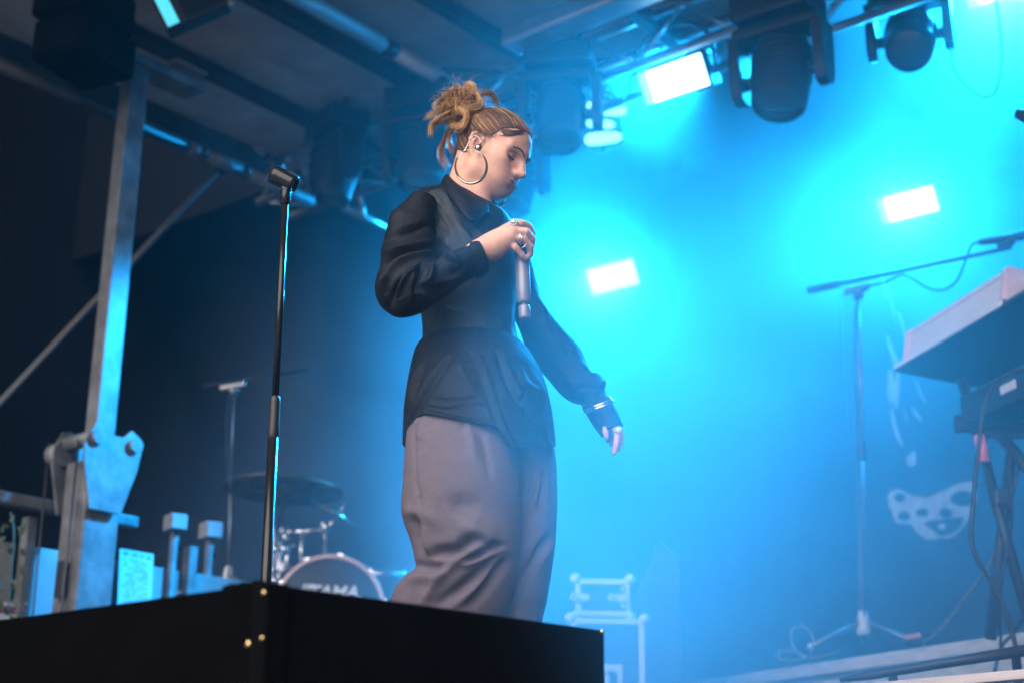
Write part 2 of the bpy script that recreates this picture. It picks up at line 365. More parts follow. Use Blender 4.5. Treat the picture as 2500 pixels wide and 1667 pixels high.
# ------------------------------------------------------------------ small implicit-surface modeller for bodies
class SDF:
    def __init__(s,xs,ys,zs):
        s.xs,s.ys,s.zs=[np.asarray(a,np.float32) for a in(xs,ys,zs)]
        s.V=np.full((len(xs),len(ys),len(zs)),.06,np.float32)
    def _sl(s,lo,hi):
        r=[]
        for a,l,h in zip((s.xs,s.ys,s.zs),lo,hi):
            i=max(0,int(np.searchsorted(a,l))-1); j=min(len(a),int(np.searchsorted(a,h))+1)
            r.append(slice(i,max(j,i+1)))
        return tuple(r)
    def _pts(s,sl):
        return s.xs[sl[0]][:,None,None],s.ys[sl[1]][None,:,None],s.zs[sl[2]][None,None,:]
    def put(s,fn,lo,hi,k=.01,op='u'):
        m=max(k,.012)+.012
        sl=s._sl([l-m for l in lo],[h+m for h in hi]); d=fn(*s._pts(sl)).astype(np.float32); a=s.V[sl]
        if op=='u':
            h=np.maximum(k-np.abs(a-d),0)/k; s.V[sl]=np.minimum(a,d)-h*h*k*.25
        elif op=='s':
            d=-d; h=np.maximum(k-np.abs(a-d),0)/k; s.V[sl]=np.maximum(a,d)+h*h*k*.25
    def cone(s,a,b,ra,rb,k=.01,op='u'):
        a=Vector(a);b=Vector(b);ab=b-a;l2=max(ab.length_squared,1e-12)
        def fn(x,y,z):
            px,py,pz=x-a.x,y-a.y,z-a.z
            t=np.clip((px*ab.x+py*ab.y+pz*ab.z)/l2,0,1)
            return np.sqrt((px-t*ab.x)**2+(py-t*ab.y)**2+(pz-t*ab.z)**2)-(ra+(rb-ra)*t)
        r=max(ra,rb)
        s.put(fn,[min(a[i],b[i])-r for i in range(3)],[max(a[i],b[i])+r for i in range(3)],k,op)
    def chain(s,pts,rs,k=.006,op='u'):
        for i in range(len(pts)-1): s.cone(pts[i],pts[i+1],rs[i],rs[i+1],k,op)
    def ell(s,c,r,M=None,k=.01,op='u'):
        c=Vector(c);M=M or Matrix.Identity(3);X,Y,Z=M.col[0],M.col[1],M.col[2]
        def fn(x,y,z):
            px,py,pz=x-c.x,y-c.y,z-c.z
            u=(px*X.x+py*X.y+pz*X.z)/r[0];v=(px*Y.x+py*Y.y+pz*Y.z)/r[1];w=(px*Z.x+py*Z.y+pz*Z.z)/r[2]
            k0=np.sqrt(u*u+v*v+w*w);k1=np.sqrt((u/r[0])**2+(v/r[1])**2+(w/r[2])**2)+1e-9
            return k0*(k0-1)/k1
        R_=max(r); s.put(fn,[c[i]-R_ for i in range(3)],[c[i]+R_ for i in range(3)],k,op)
    def mesh(s):
        V=s.V;ins=V<0;nx,ny,nz=V.shape
        cnt=np.zeros((nx-1,ny-1,nz-1),np.int8)
        for i in(0,1):
            for j in(0,1):
                for k in(0,1): cnt+=ins[i:nx-1+i,j:ny-1+j,k:nz-1+k]
        I=np.argwhere((cnt>0)&(cnt<8)); idx=np.full((nx-1,ny-1,nz-1),-1,np.int32); idx[tuple(I.T)]=np.arange(len(I))
        acc=np.zeros((len(I),3));n=np.zeros(len(I));ax=(s.xs,s.ys,s.zs)
        for d in range(3):
            o=[q for q in range(3) if q!=d]
            for a in(0,1):
                for b in(0,1):
                    p=I.copy();p[:,o[0]]+=a;p[:,o[1]]+=b;q=p.copy();q[:,d]+=1
                    va=V[tuple(p.T)];vb=V[tuple(q.T)];m=(va<0)!=(vb<0)
                    t=np.where(m,va/np.where(va==vb,1,va-vb),0)
                    P=np.stack([ax[e][p[:,e]] for e in range(3)],1).astype(float);Q=np.stack([ax[e][q[:,e]] for e in range(3)],1)
                    acc+=np.where(m[:,None],P+(Q-P)*t[:,None],0);n+=m
        vs_=acc/n[:,None];F=[]
        for d in range(3):
            o=[q for q in range(3) if q!=d]
            A=[slice(None)]*3;B=[slice(None)]*3;A[d]=slice(0,V.shape[d]-1);B[d]=slice(1,None)
            E=np.argwhere(ins[tuple(A)]!=ins[tuple(B)])
            E=E[(E[:,o[0]]>0)&(E[:,o[1]]>0)&(E[:,o[0]]<V.shape[o[0]]-1)&(E[:,o[1]]<V.shape[o[1]]-1)]
            q=[]
            for a,b in((0,0),(1,0),(1,1),(0,1)):
                c=E.copy();c[:,o[0]]-=1-a;c[:,o[1]]-=1-b;q.append(idx[tuple(c.T)])
            q=np.stack(q,1);fl=ins[tuple(E.T)]
            if d==1: fl=~fl
            q[~fl]=q[~fl][:,::-1];F.append(q)
        return vs_,np.concatenate(F)
def np_mesh(name,vs_,fs,mats,parent=None,smooth=True,midx=None,M=None):
    me=bpy.data.meshes.new(name)
    P=parent_frame(parent).inverted() if parent is not None else (M.inverted() if M is not None else None)
    v=np.asarray(vs_,float)
    if P is not None:
        A=np.array(P); v=v@A[:3,:3].T+A[:3,3]
    fs=np.asarray(fs)
    me.vertices.add(len(v)); me.vertices.foreach_set('co',v.ravel()); nf,k=fs.shape
    me.loops.add(nf*k); me.loops.foreach_set('vertex_index',fs.ravel().astype(np.int32))
    me.polygons.add(nf); me.polygons.foreach_set('loop_start',np.arange(0,nf*k,k,dtype=np.int32)); me.polygons.foreach_set('loop_total',np.full(nf,k,np.int32))
    for m in mats: me.materials.append(m)
    if midx is not None: me.polygons.foreach_set('material_index',np.asarray(midx,np.int32))
    me.polygons.foreach_set('use_smooth',np.full(nf,smooth)); me.update(calc_edges=True); me.validate()
    o=bpy.data.objects.new(name,me); COL.objects.link(o)
    if parent is not None: o.parent=parent
    elif M is not None: o.matrix_world=M; FR[o.name]=M.copy()
    return o
def proj(v):
    v=np.asarray(v,float)-np.array(CO); z=v@np.array(CF)
    return np.stack([1250+FPX*(v@np.array(CR))/z,833.5-FPX*(v@np.array(CU))/z],-1)
def catmull(A,t):
    """A: (n,k) rows at 0..n-1; t: parameters"""
    A=np.asarray(A,float);n=len(A);P=np.concatenate([[2*A[0]-A[1]],A,[2*A[-1]-A[-2]]]);t=np.clip(np.asarray(t),0,n-1-1e-9);i=t.astype(int);f=(t-i)[:,None]
    a,b,c,d=P[i],P[i+1],P[i+2],P[i+3]
    return .5*(2*b+(c-a)*f+(2*a-5*b+4*c-d)*f*f+(3*b-a-3*c+d)*f**3)
def seg_dist(p,poly):
    best=np.full(len(p),1e9);par=np.zeros(len(p)); sgn=np.zeros(len(p));poly=np.asarray(poly,float);n=len(poly)-1
    for i in range(n):
        a,b=poly[i],poly[i+1];ab=b-a;t=np.clip(((p-a)@ab)/max(ab@ab,1e-9),0,1);q=p-(a+t[:,None]*ab);d=np.hypot(q[:,0],q[:,1])
        m=d<best;best[m]=d[m];par[m]=(i+t[m])/n;sgn[m]=np.sign(ab[0]*q[m,1]-ab[1]*q[m,0])
    return best,par,sgn
def strokes_disp(px,strokes):
    """folds: (polyline in picture points, width, height, taper) -> height per vertex"""
    D=np.zeros(len(px))
    for st in strokes:
        poly,w,h=st[0],st[1],st[2]; asym=st[3] if len(st)>3 else 0
        pl=catmull(poly,np.linspace(0,len(poly)-1,len(poly)*5)) if len(poly)>2 else np.asarray(poly,float)
        d,t,sg=seg_dist(px,pl)
        tap=np.clip(np.sin(np.pi*np.clip(t*.92+.04,0,1)),0,1)**.6
        ww=np.where(sg>0,w*(1+asym),w*(1-asym))
        D+=h*tap*np.exp(-(d/ww)**2)
    return D
def vnoise(v,scale,seed=0.0):
    return np.array([mnoise.noise(Vector((p[0]*scale[0]+seed,p[1]*scale[1]-seed,p[2]*scale[2]+seed*.7))) for p in v])
def loft(rows,nr,ns,expo=2.3,folds=(),wob=0.0,wscale=(8,8,4),seed=0,closed_top=True,closed_bot=True,shape=None,front=True):
    """rows: (xl,yl,xr,yr,half_depth,Y centre) picture silhouettes -> closed body of elliptic rings"""
    rows=np.asarray(rows,float);T=np.linspace(0,len(rows)-1,nr);Q=catmull(rows,T);a=np.arange(ns)/ns*2*np.pi
    c_,s_=np.cos(a),np.sin(a);ex=2/expo;cc=np.sign(c_)*np.abs(c_)**ex;ss=np.sign(s_)*np.abs(s_)**ex
    V=np.zeros((nr,ns,3))
    for i,q in enumerate(Q):
        l=np.array(at(q[0],q[1],q[5]));r=np.array(at(q[2],q[3],q[5]));c=(l+r)/2;h=(r-l)/2
        dep=np.array([0,1.,0]); V[i]=c+cc[:,None]*h+ss[:,None]*dep*q[4]
    if shape is not None: V=shape(V,T,a)
    def normals(V):
        du=np.roll(V,-1,1)-np.roll(V,1,1); dv=np.zeros_like(V); dv[1:-1]=V[2:]-V[:-2]; dv[0]=V[1]-V[0]; dv[-1]=V[-1]-V[-2]
        n=np.cross(du,dv); n/=np.linalg.norm(n,axis=2,keepdims=True)+1e-12
        cen=V.mean(1,keepdims=True); sg=np.sign(((V-cen)*n).sum(2).mean()); return n*sg
    n=normals(V); flat=V.reshape(-1,3)
    if wob>0: V=V+n*(wob*vnoise(flat,wscale,seed).reshape(nr,ns,1))
    if folds:
        D=strokes_disp(proj(flat),folds).reshape(nr,ns)
        face=np.clip(-(n@np.array(CF))*1.6+.25,0,1) if front else 1
        V=V+n*(D*face)[:,:,None]
    vs_=list(V.reshape(-1,3)); F=[(i*ns+k,i*ns+(k+1)%ns,(i+1)*ns+(k+1)%ns,(i+1)*ns+k) for i in range(nr-1) for k in range(ns)]
    for end,cl in((0,closed_top),(nr-1,closed_bot)):
        if not cl: continue
        c=V[end].mean(0); prev=end
        base=[end*ns+k for k in range(ns)]
        for w in(.55,.12):
            o=len(vs_); vs_+=list(c+(V[end]-c)*w); cur=[o+k for k in range(ns)]
            F+=[(base[k],base[(k+1)%ns],cur[(k+1)%ns],cur[k]) for k in range(ns)]; base=cur
    return np.array(vs_),np.array(F)
# ------------------------------------------------------------------ the singer
PY=3.2
def P(x,y,dy=0.0): return at(x,y,PY+dy)
M_SKIN=mat('skin',(.74,.405,.28),.50,sub=.10,scale=34,var=.11,bump=.08,bscale=260,spec=.4)
M_LIP=mat('dark_lipstick',(.46,.20,.17),.45,var=.1)
M_SHIRT=mat('navy_cotton_shirt',(.0065,.0105,.018),.62,crumple=.2,cscale=17,scale=18,var=.2,bump=.12,bscale=420,spec=.22)
M_CORSET=mat('satin_corset',(.012,.021,.027),.5,crumple=.10,cscale=24,scale=16,col2=(.016,.027,.033),bump=.3,bscale=45,spec=.28)
M_TROUS=mat('mauve_grey_wool',(.145,.122,.150),.85,crumple=.12,cscale=9,scale=60,var=.08,bump=.2,bscale=500,spec=.2)
M_HAIRD=mat('dark_brown_hair',(.085,.045,.027),.48,scale=40,var=.45,spec=.4)
M_HAIRM=mat('light_brown_hair',(.26,.13,.06),.42,scale=30,var=.35,spec=.4)
M_HAIRG=mat('golden_hair',(.78,.44,.17),.42,scale=30,var=.3,spec=.45)
M_GOLD=mat('pale_gold',(.62,.50,.36),.16,1.0,var=.08)
M_SILVER=mat('silver',(.72,.72,.72),.2,1.0,var=.1)
M_PEARL=mat('pearl_stone',(.72,.70,.64),.25,var=.08,coat=.5)
M_LASH=mat('lash',(.012,.008,.008),.6)
M_BROW=mat('brow_hair',(.055,.032,.022),.7)

HYAW,HPITCH=R(24),R(27)
hf=Vector((math.cos(HYAW),-math.sin(HYAW),0)); hl=Vector((math.sin(HYAW),math.cos(HYAW),0))
hfw=hf*math.cos(HPITCH)-UP*math.sin(HPITCH); hup=hf*math.sin(HPITCH)+UP*math.cos(HPITCH)
HR=Matrix((hfw,hl,hup)).transposed()              # head frame -> world
HO=P(1169,359,-.06)+hl*.071*.885
HS=.885
def zmap(z): return z if z>-.02 else -.02+(z+.02)*.68
def H(x,y,z): return HO+(hfw*x+hl*y+hup*zmap(z))*HS
def toH(v):
    v=np.asarray(v)-np.array(HO); return (v@np.array(HR))/HS
def rotH(ax,ang): return HR@Matrix.Rotation(ang,3,ax)

zs=np.concatenate([np.arange(-.01,.74,.016),np.arange(.74,.88,.0024),np.arange(.88,1.15,.011),np.arange(1.15,1.66,.0021)])
B=SDF(np.arange(-.36,.30,.0023),np.arange(2.86,3.50,.0023),zs)
# hidden trunk and limbs inside the clothes
tr=[P(1150,495,.0),P(1135,560,.01),P(1140,680,.02),P(1150,800,.02),P(1150,930,.01)]
B.chain(tr,[.035,.065,.08,.07,.09],.04)
B.chain([P(1050,540,-.08),P(1140,540,0),P(1215,560,.10)],[.022,.05,.022],.03)
B.chain([P(1035,535,-.10),P(985,700,-.18),P(1090,670,-.20),P(1150,630,-.20),P(1172,614,-.20)],[.022,.022,.018,.019,.021],.02)
B.chain([P(1228,560,.15),P(1320,820,.16),P(1420,950,.13),P(1480,1022,.12)],[.025,.025,.022,.020],.02)
B.chain([P(1120,980,-.07),P(1140,1290,-.10),P(1075,1650,.05),P(1070,1930,.12)],[.085,.06,.045,.035],.03)
B.chain([P(1220,980,.07),P(1270,1330,.05),P(1250,1650,.08),P(1225,1990,.1)],[.085,.06,.045,.035],.03)
# neck
B.chain([P(1142,490,.0),P(1149,450,.0),H(-.030,0,-.02)],[.043,.0405,.043],.025)
B.cone(H(-.052,0,-.005),P(1136,452,.0),.038,.036,.025)
B.cone(P(1172,470,-.03),P(1176,500,-.03),.017,.018,.02)
class _HB:
    def ell(self,c,r,M,k,op='u'): B.ell(c,[q*HS for q in r],M,k,op)
    def cone(self,a,b,ra,rb,k,op='u'): B.cone(a,b,ra*HS,rb*HS,k,op)
    def chain(self,p,r,k,op='u'): B.chain(p,[q*HS for q in r],k,op)
HB=_HB()
# skull and face
HB.ell(H(-.012,0,.045),(.093,.0735,.086),HR,.02)
HB.ell(H(.036,0,.052),(.058,.062,.052),HR,.03)
HB.ell(H(.028,0,-.02),(.058,.058,.075),HR,.03)
for s in(-1,1):
    HB.cone(H(.004,.056*s,-.035),H(.012,.050*s,-.068),.016,.015,.03)
    HB.cone(H(.012,.050*s,-.068),H(.066,.014*s,-.096),.016,.014,.035)
    HB.ell(H(.053,.046*s,.002),(.030,.020,.022),HR,.022)           # cheekbone
    HB.ell(H(.058,.034*s,-.040),(.024,.020,.026),HR,.03)           # cheek
HB.ell(H(.070,0,-.094),(.020,.022,.017),HR,.022)                 # chin
HB.ell(H(.064,0,-.052),(.030,.034,.034),HR,.02)                  # muzzle
for s in(-1,1):
    HB.ell(H(.091,.034*s,.0165),(.017,.021,.0150),rotH('Z',R(-18*s)),.013,'s')   # sockets
    HB.cone(H(.091,.012*s,.033),H(.075,.050*s,.038),.0085,.006,.018)        # brow ridge
    HB.ell(H(.0685,.033*s,.0155),(.0155,.0165,.0140),HR,.004)         # eye under a lowered lid
HB.chain([H(.087,0,.042),H(.0905,0,.028),H(.104,0,.002),H(.1165,0,-.017)],[.010,.0062,.0068,.0092],.011)
for s in(-1,1): HB.ell(H(.0995,.0115*s,-.021),(.0125,.0066,.0078),HR,.010)
HB.cone(H(.112,0,-.022),H(.095,0,-.032),.0058,.006,.007)
# lips
HB.chain([H(.079,-.024,-.056),H(.0925,-.009,-.0505),H(.0945,0,-.0515),H(.0925,.009,-.0505),H(.079,.024,-.056)],[.0035,.0056,.0052,.0056,.0035],.006)
HB.chain([H(.080,-.022,-.0605),H(.0905,-.008,-.0655),H(.092,0,-.066),H(.0905,.008,-.0655),H(.080,.022,-.0605)],[.0035,.0062,.0066,.0062,.0035],.006)
for s in(-1,1):
    HB.cone(H(.0985,.004*s,.030),H(.0975,.005*s,.040),.0012,.0010,.004,'s')
HB.ell(H(.097,0,-.0815),(.007,.014,.0040),HR,.010,'s')
for s in(-1,1): HB.ell(H(.064,.026*s,-.064),(.020,.018,.022),HR,.025)
# ears
for s in(-1,1):
    c=lambda x,z,o=0:H(x,(.0735+o)*s,z)
    pts=[c(.004,.008,-.001),c(.006,.022,.001),c(-.002,.033,.005),c(-.014,.035,.009),c(-.024,.026,.012),c(-.026,.010,.012),c(-.019,-.008,.008),c(-.009,-.022,.003),c(-.003,-.030,.001)]
    HB.chain(pts,[.0035,.004,.0042,.0045,.0045,.0042,.004,.0052,.0055],.005)
    HB.ell(H(-.010,.072*s,.006),(.017,.006,.026),rotH('Z',R(-14*s)),.006)
    HB.chain([c(-.012,.026,.007),c(-.015,.010,.009),c(-.008,-.008,.006)],[.003,.0034,.003],.004)
    HB.cone(c(.004,.004,.001),c(.003,-.006,.001),.0045,.004,.005)
    HB.ell(c(-.004,.004,.006),(.008,.006,.011),HR,.004,'s')
# near hand round the microphone
wr=P(1168,614,-.20)
B.chain([wr,P(1205,600,-.212),P(1238,574,-.222)],[.022,.026,.020],.02)
kn=[P(1249,553,-.226),P(1254,564,-.232),P(1251,577,-.230),P(1246,590,-.222)]
for k_,a_ in zip(kn,(P(1195,598,-.205),P(1195,603,-.21),P(1195,610,-.21),P(1195,617,-.205))): B.cone(a_,k_,.017,.0115,.012)
FING=[
 ([kn[0],P(1271,545,-.225),P(1290,553,-.205),P(1301,570,-.190)],[.0115,.0098,.0092,.0072]),
 ([kn[1],P(1284,566,-.233),P(1298,583,-.215),P(1298,598,-.198)],[.0115,.0102,.0095,.0080]),
 ([kn[2],P(1277,584,-.232),P(1294,603,-.216),P(1296,625,-.200)],[.0112,.0100,.0092,.0076]),
 ([kn[3],P(1258,604,-.226),P(1274,622,-.215),P(1286,633,-.205)],[.0105,.0088,.0082,.0068])]
for p_,r_ in FING: B.chain(p_,[q*.88 for q in r_],.0022)
B.chain([P(1205,612,-.195),P(1235,600,-.165),P(1262,580,-.150),P(1280,560,-.152)],[.016,.013,.011,.009],.006)   # thumb behind the handle
# far hand hanging below its cuff
B.chain([P(1478,1020,.12),P(1494,1040,.118)],[.020,.020],.015)
F2=[([P(1501,1042,.098),P(1507,1062,.090),P(1504,1086,.086),P(1499,1106,.088)],[.0098,.0082,.0074,.0056]),
 ([P(1508,1044,.112),P(1516,1064,.112),P(1515,1082,.114),P(1510,1097,.118)],[.0098,.0082,.0074,.0056]),
 ([P(1503,1048,.130),P(1506,1064,.136),P(1500,1078,.142),P(1492,1084,.148)],[.0095,.0080,.0070,.0056]),
 ([P(1496,1050,.144),P(1496,1062,.152),P(1490,1072,.158),P(1483,1076,.162)],[.0085,.0072,.0062,.0050]),
 ([P(1482,1030,.104),P(1478,1044,.096),P(1478,1056,.092),P(1481,1066,.091)],[.0090,.0080,.0070,.0055])]
for p_,r_ in F2: B.chain(p_,r_,.0018)
bv,bf=B.mesh(); del B
# smooth a little (one laplacian pass over quads)
def lap(v,f,it=1,w=.5):
    for _ in range(it):
        s_=np.zeros_like(v);n_=np.zeros(len(v))
        for a in range(4):
            b=(a+1)%4
            np.add.at(s_,f[:,a],v[f[:,b]]);np.add.at(s_,f[:,b],v[f[:,a]]);np.add.at(n_,f[:,a],1);np.add.at(n_,f[:,b],1)
        v=v*(1-w)+w*s_/n_[:,None]
    return v
bv=lap(bv,bf,2,.45)
pf=frame(Vector((P(1150,1000,0).x,PY,0)))
person=np_mesh('person',bv,bf,[M_SKIN],M=pf)
tag(person,'singer in dark shirt and wide grey trousers looking down with microphone in hand','person')

# ---- face details
from mathutils.bvhtree import BVHTree
_near=np.linalg.norm(toH(bv[bf].mean(1)),axis=1)<.2
_bf=bf[_near]; _u,_inv=np.unique(_bf,return_inverse=True)
TREE=BVHTree.FromPolygons([tuple(q) for q in bv[_u]],[tuple(q) for q in _inv.reshape(_bf.shape)])
def surf(y,z,o=.0):
    p=HO+(hfw*.2+hl*y+hup*z)*HS; h=TREE.ray_cast(p,-hfw)
    return (h[0] if h[0] is not None else HO+(hfw*.08+hl*y+hup*z)*HS)+hfw*o
for s in(-1,1):
    pts=[surf(s*(.0175+.031*k/12),.0075+.0050*((k-5)/6.0)**2*(.55 if k>5 else .9),.0006) for k in range(13)]
    m=MB(); m.tube(pts,[.0007+.0013*math.sin(math.pi*min(1,(k+1)/10)) if k<9 else .0018-.0003*(k-9) for k in range(13)],6)
    for k in range(3,13):                      # lashes
        q=pts[k]; m.tube([q,q+(hfw*.9-hup*.45+hl*s*(k-6)*.06)*.0035,q+(hfw*1.0-hup*.35+hl*s*(k-6)*.09)*.0065],[.0006,.0004,.0001],4)
    m.build('eyelashes',M_LASH,person)
    cr=[surf(s*(.019+.028*k/10),.0225+.004*math.sin(math.pi*k/10),.0001) for k in range(11)]
    MB().tube(cr,[.0002+.0007*math.sin(math.pi*(k+.5)/11) for k in range(11)],5).build('eyelid_crease',M_BROW,person)
    b=[surf(s*(.009+.043*k/12),.0255+.0125*math.sin(min(1.0,(k+.5)/7)*math.pi/2)-.004*max(0,k-8)/4,.0002) for k in range(13)]
    m=MB(); m.tube(b,[.0008+.0012*(1-abs(k-4)/9) for k in range(13)],6)
    for k in range(0,12):
        for j in range(4):
            q=b[k]+(b[k+1]-b[k])*(j/4)+hup*random.uniform(-.0022,.0018); m.tube([q,q+(hl*s*.0045+hup*random.uniform(.001,.003)+hfw*.0006)],[.0004,.0001],4)
    m.build('eyebrow',M_BROW,person)
for nm,tab in (('upper_lip',[(-.0205,-.0555,.0008),(-.015,-.0545,.0018),(-.0075,-.0532,.0026),(0,-.0540,.0025),(.0075,-.0532,.0026),(.015,-.0545,.0018),(.0205,-.0555,.0008)]),
               ('lower_lip',[(-.0195,-.0580,.0008),(-.014,-.0618,.0024),(-.0068,-.0652,.0036),(0,-.0660,.0038),(.0068,-.0652,.0036),(.014,-.0618,.0024),(.0195,-.0580,.0008)])):
    pts=[surf(y,zmap(z),-.0012) for y,z,r in tab]
    MB().tube(spline(pts,4),[float(np.interp(i/24*6,range(7),[r for _,_,r in tab]))*.92 for i in range(25)],10).build(nm,M_LIP,person)

pts=[surf(y,zmap(z),.0002) for y,z in ((-.018,-.0568),(-.010,-.0580),(0,-.0588),(.010,-.0580),(.018,-.0568))]
MB().tube(spline(pts,4),[.0003+.0005*math.sin(math.pi*i/16) for i in range(17)],6).build('mouth_line',M_BROW,person)
# ---- garments
C1=lambda *a:[(890+x/3.267,420+y/3.267) for x,y in a]
C2=lambda *a:[(930+x/3.136,800+y/3.136) for x,y in a]
C3=lambda *a:[(930+x/4.1255,1150+y/4.1255) for x,y in a]
trows=[(1092,462,1186,508,.058,PY),(1030,474,1230,528,.085,PY),(1002,500,1252,550,.105,PY),(1000,560,1262,600,.118,PY),(1012,640,1266,660,.122,PY),(1024,720,1260,725,.112,PY),(1032,775,1254,785,.102,PY),(1034,830,1262,835,.102,PY),(1026,880,1285,880,.12,PY)]
tf=[(C1((420,250),(480,330),(530,470),(545,640)),7,-.007),(C1((600,330),(680,420),(700,520)),9,.004),(C1((740,400),(800,480),(860,560)),8,.005),(C1((640,380),(560,460),(560,560)),8,.004),
    (C1((330,250),(410,240),(470,320)),5,.003),(C1((560,200),(600,240),(520,290)),5,.004),(C1((440,300),(520,270),(600,280)),4,-.003),(C1((700,620),(640,560),(600,600)),7,.004),(C1((870,880),(820,960),(790,1000)),8,.005),(C1((640,560),(720,500),(760,470)),7,.003)]
v,f=loft(trows,130,120,2.35,tf,.004,(14,14,9),1)
torso=np_mesh('shirt',v,f,[M_SHIRT],person)
# corset over the shirt, cut along its V neckline and waist hem
def cut_columns(v,f,nr,ns,topf,botf):
    V=v[:nr*ns].reshape(nr,ns,3).copy(); px=proj(V.reshape(-1,3)).reshape(nr,ns,2); cen=V.mean(1)
    O=np.zeros_like(V)
    for k in range(ns):
        front=(V[nr//2,k]-cen[nr//2])[1]<=.02
        a,b=0.0,nr-1.0
        y=px[:,k,1];x=px[:,k,0]
        if topf is not None:
            g=y-np.array([topf(q,front) for q in x]); w=np.where(g>0)[0]; 
            if len(w) and w[0]>0: i=w[0]-1; a=i+(-g[i])/(g[i+1]-g[i]+1e-9)
        if botf is not None:
            g=y-np.array([botf(q,front) for q in x]); w=np.where(g>0)[0]
            if len(w) and w[0]>0: i=w[0]-1; b=i+(-g[i])/(g[i+1]-g[i]+1e-9)
        t=a+(b-a)*np.arange(nr)/(nr-1); i=np.minimum(t.astype(int),nr-2); fr=(t-i)[:,None]
        O[:,k]=V[i,k]*(1-fr)+V[i+1,k]*fr
    F=np.array([(i*ns+k,i*ns+(k+1)%ns,(i+1)*ns+(k+1)%ns,(i+1)*ns+k) for i in range(nr-1) for k in range(ns)])
    return O.reshape(-1,3),F
def itp(tab): 
    X=[a for a,b in tab];Y=[b for a,b in tab]; return lambda x:float(np.interp(x,X,Y))
vtop=itp([(1000,520),(1030,480),(1060,462),(1077,460),(1123,512),(1150,542),(1184,580),(1205,600),(1262,585)])
wbot=itp([(1025,842),(1060,836),(1110,833),(1180,838),(1240,848),(1290,858)])
crows=[(a-3,b,c+3,d,e+.005,g) for a,b,c,d,e,g in trows]
cf_=tf+[(C1((1200,1100),(1160,1240),(1230,1420)),6,.003),(C1((460,1130),(500,1220),(470,1380)),5,.004),(C1((620,1080),(800,1120),(1100,1130)),4,.003),(C1((860,1360),(880,1300),(930,1300)),4,.003)]+[(C1((x0,1090),(x0+10,1230),(x0+25,1370)),4,.0025) for x0 in(560,690,820,950,1080)]
v,f=loft(crows,130,120,2.35,cf_,.003,(16,16,10),1)
v,f=cut_columns(v,f,130,120,lambda x,fr:vtop(x) if fr else 500,lambda x,fr:wbot(x) if fr else 842)
cor=np_mesh('corset',v,f,[M_CORSET],person); q=cor.modifiers.new('thick','SOLIDIFY'); q.thickness=.003; q.offset=1
# near sleeve
srows=[(1004,480,1068,500,.050,PY-.10),(960,528,1060,545,.058,PY-.125),(939,585,1060,592,.060,PY-.15),(925,660,1062,628,.062,PY-.175),(918,728,1068,648,.063,PY-.195),(962,771,1074,642,.060,PY-.205),(1022,762,1092,628,.055,PY-.21),(1080,722,1116,616,.050,PY-.21),(1132,688,1142,606,.043,PY-.205),(1180,664,1160,598,.037,PY-.20)]
sf=[(C1((140,560),(300,470),(420,440),(520,430)),9,-.010),(C1((170,640),(330,600),(520,560)),10,.008),(C1((150,930),(200,800),(330,690),(530,640)),10,.010),(C1((125,780),(200,700),(350,630),(540,600)),8,-.009),
    (C1((440,890),(520,850),(560,720)),8,.009),(C1((250,980),(320,860),(430,740)),8,.009),(C1((370,1030),(380,900),(430,760)),6,.007),(C1((180,1040),(150,920),(190,840)),8,.008),(C1((215,1060),(240,930),(310,820)),7,-.009),(C1((450,740),(420,840),(390,950)),7,-.009),
    (C1((640,660),(700,680),(760,740)),6,.006),(C1((560,740),(640,705),(740,740)),6,-.006),(C1((440,960),(540,1010)),6,.005),(C1((610,870),(700,850),(790,800)),8,.006),(C1((480,900),(600,930),(760,850)),8,-.006),(C1((560,690),(640,655),(700,640)),6,.005),(C1((180,420),(240,340),(330,300)),10,.004),(C1((540,560),(560,640),(560,720)),7,-.008)]
sf=[(a,b*.85,c*1.7) for a,b,c in sf]
v,f=loft(srows,220,110,2.1,sf,.006,(16,16,16),4)
np_mesh('sleeve',v,f,[M_SHIRT],person)
cuf=[(1164,676,1146,599,.042,PY-.203),(1178,668,1156,597,.041,PY-.201),(1194,655,1167,595,.038,PY-.199)]
v,f=loft(cuf,24,60,2.1,[],.0015,(30,30,30),2,closed_top=True,closed_bot=False)
o=np_mesh('cuff',v,f,[M_SHIRT],person); q=o.modifiers.new('thick','SOLIDIFY'); q.thickness=.003
# far sleeve
frows=[(1196,516,1236,532,.05,PY+.12),(1205,590,1284,600,.058,PY+.15),(1232,700,1312,695,.058,PY+.165),(1260,790,1352,780,.060,PY+.165),(1314,893,1412,850,.058,PY+.155),(1368,958,1440,905,.052,PY+.14),(1395,978,1462,912,.046,PY+.135),(1420,984,1478,932,.044,PY+.13),(1428,998,1476,958,.036,PY+.125),(1438,1016,1492,982,.035,PY+.122)]
ff=[([(1330,760),(1350,800),(1390,850)],10,-.006),([(1290,720),(1330,760),(1340,800)],10,.006),([(1350,830),(1390,880),(1440,905)],9,.008),([(1445,925),(1462,935),(1478,930)],7,.008),([(1400,950),(1440,945),(1470,948)],6,-.006),([(1360,900),(1400,935),(1420,960)],9,.006)]
v,f=loft(frows,150,72,2.1,ff,.005,(16,16,16),6); np_mesh('sleeve',v,f,[M_SHIRT],person)
fc=[(1432,1004,1486,972,.034,PY+.123),(1450,1034,1503,1006,.033,PY+.12),(1470,1062,1519,1040,.031,PY+.118)]
v,f=loft(fc,24,60,2.1,[],.0015,(30,30,30),2,closed_top=True,closed_bot=False)
o=np_mesh('cuff',v,f,[M_SHIRT],person); q=o.modifiers.new('thick','SOLIDIFY'); q.thickness=.003
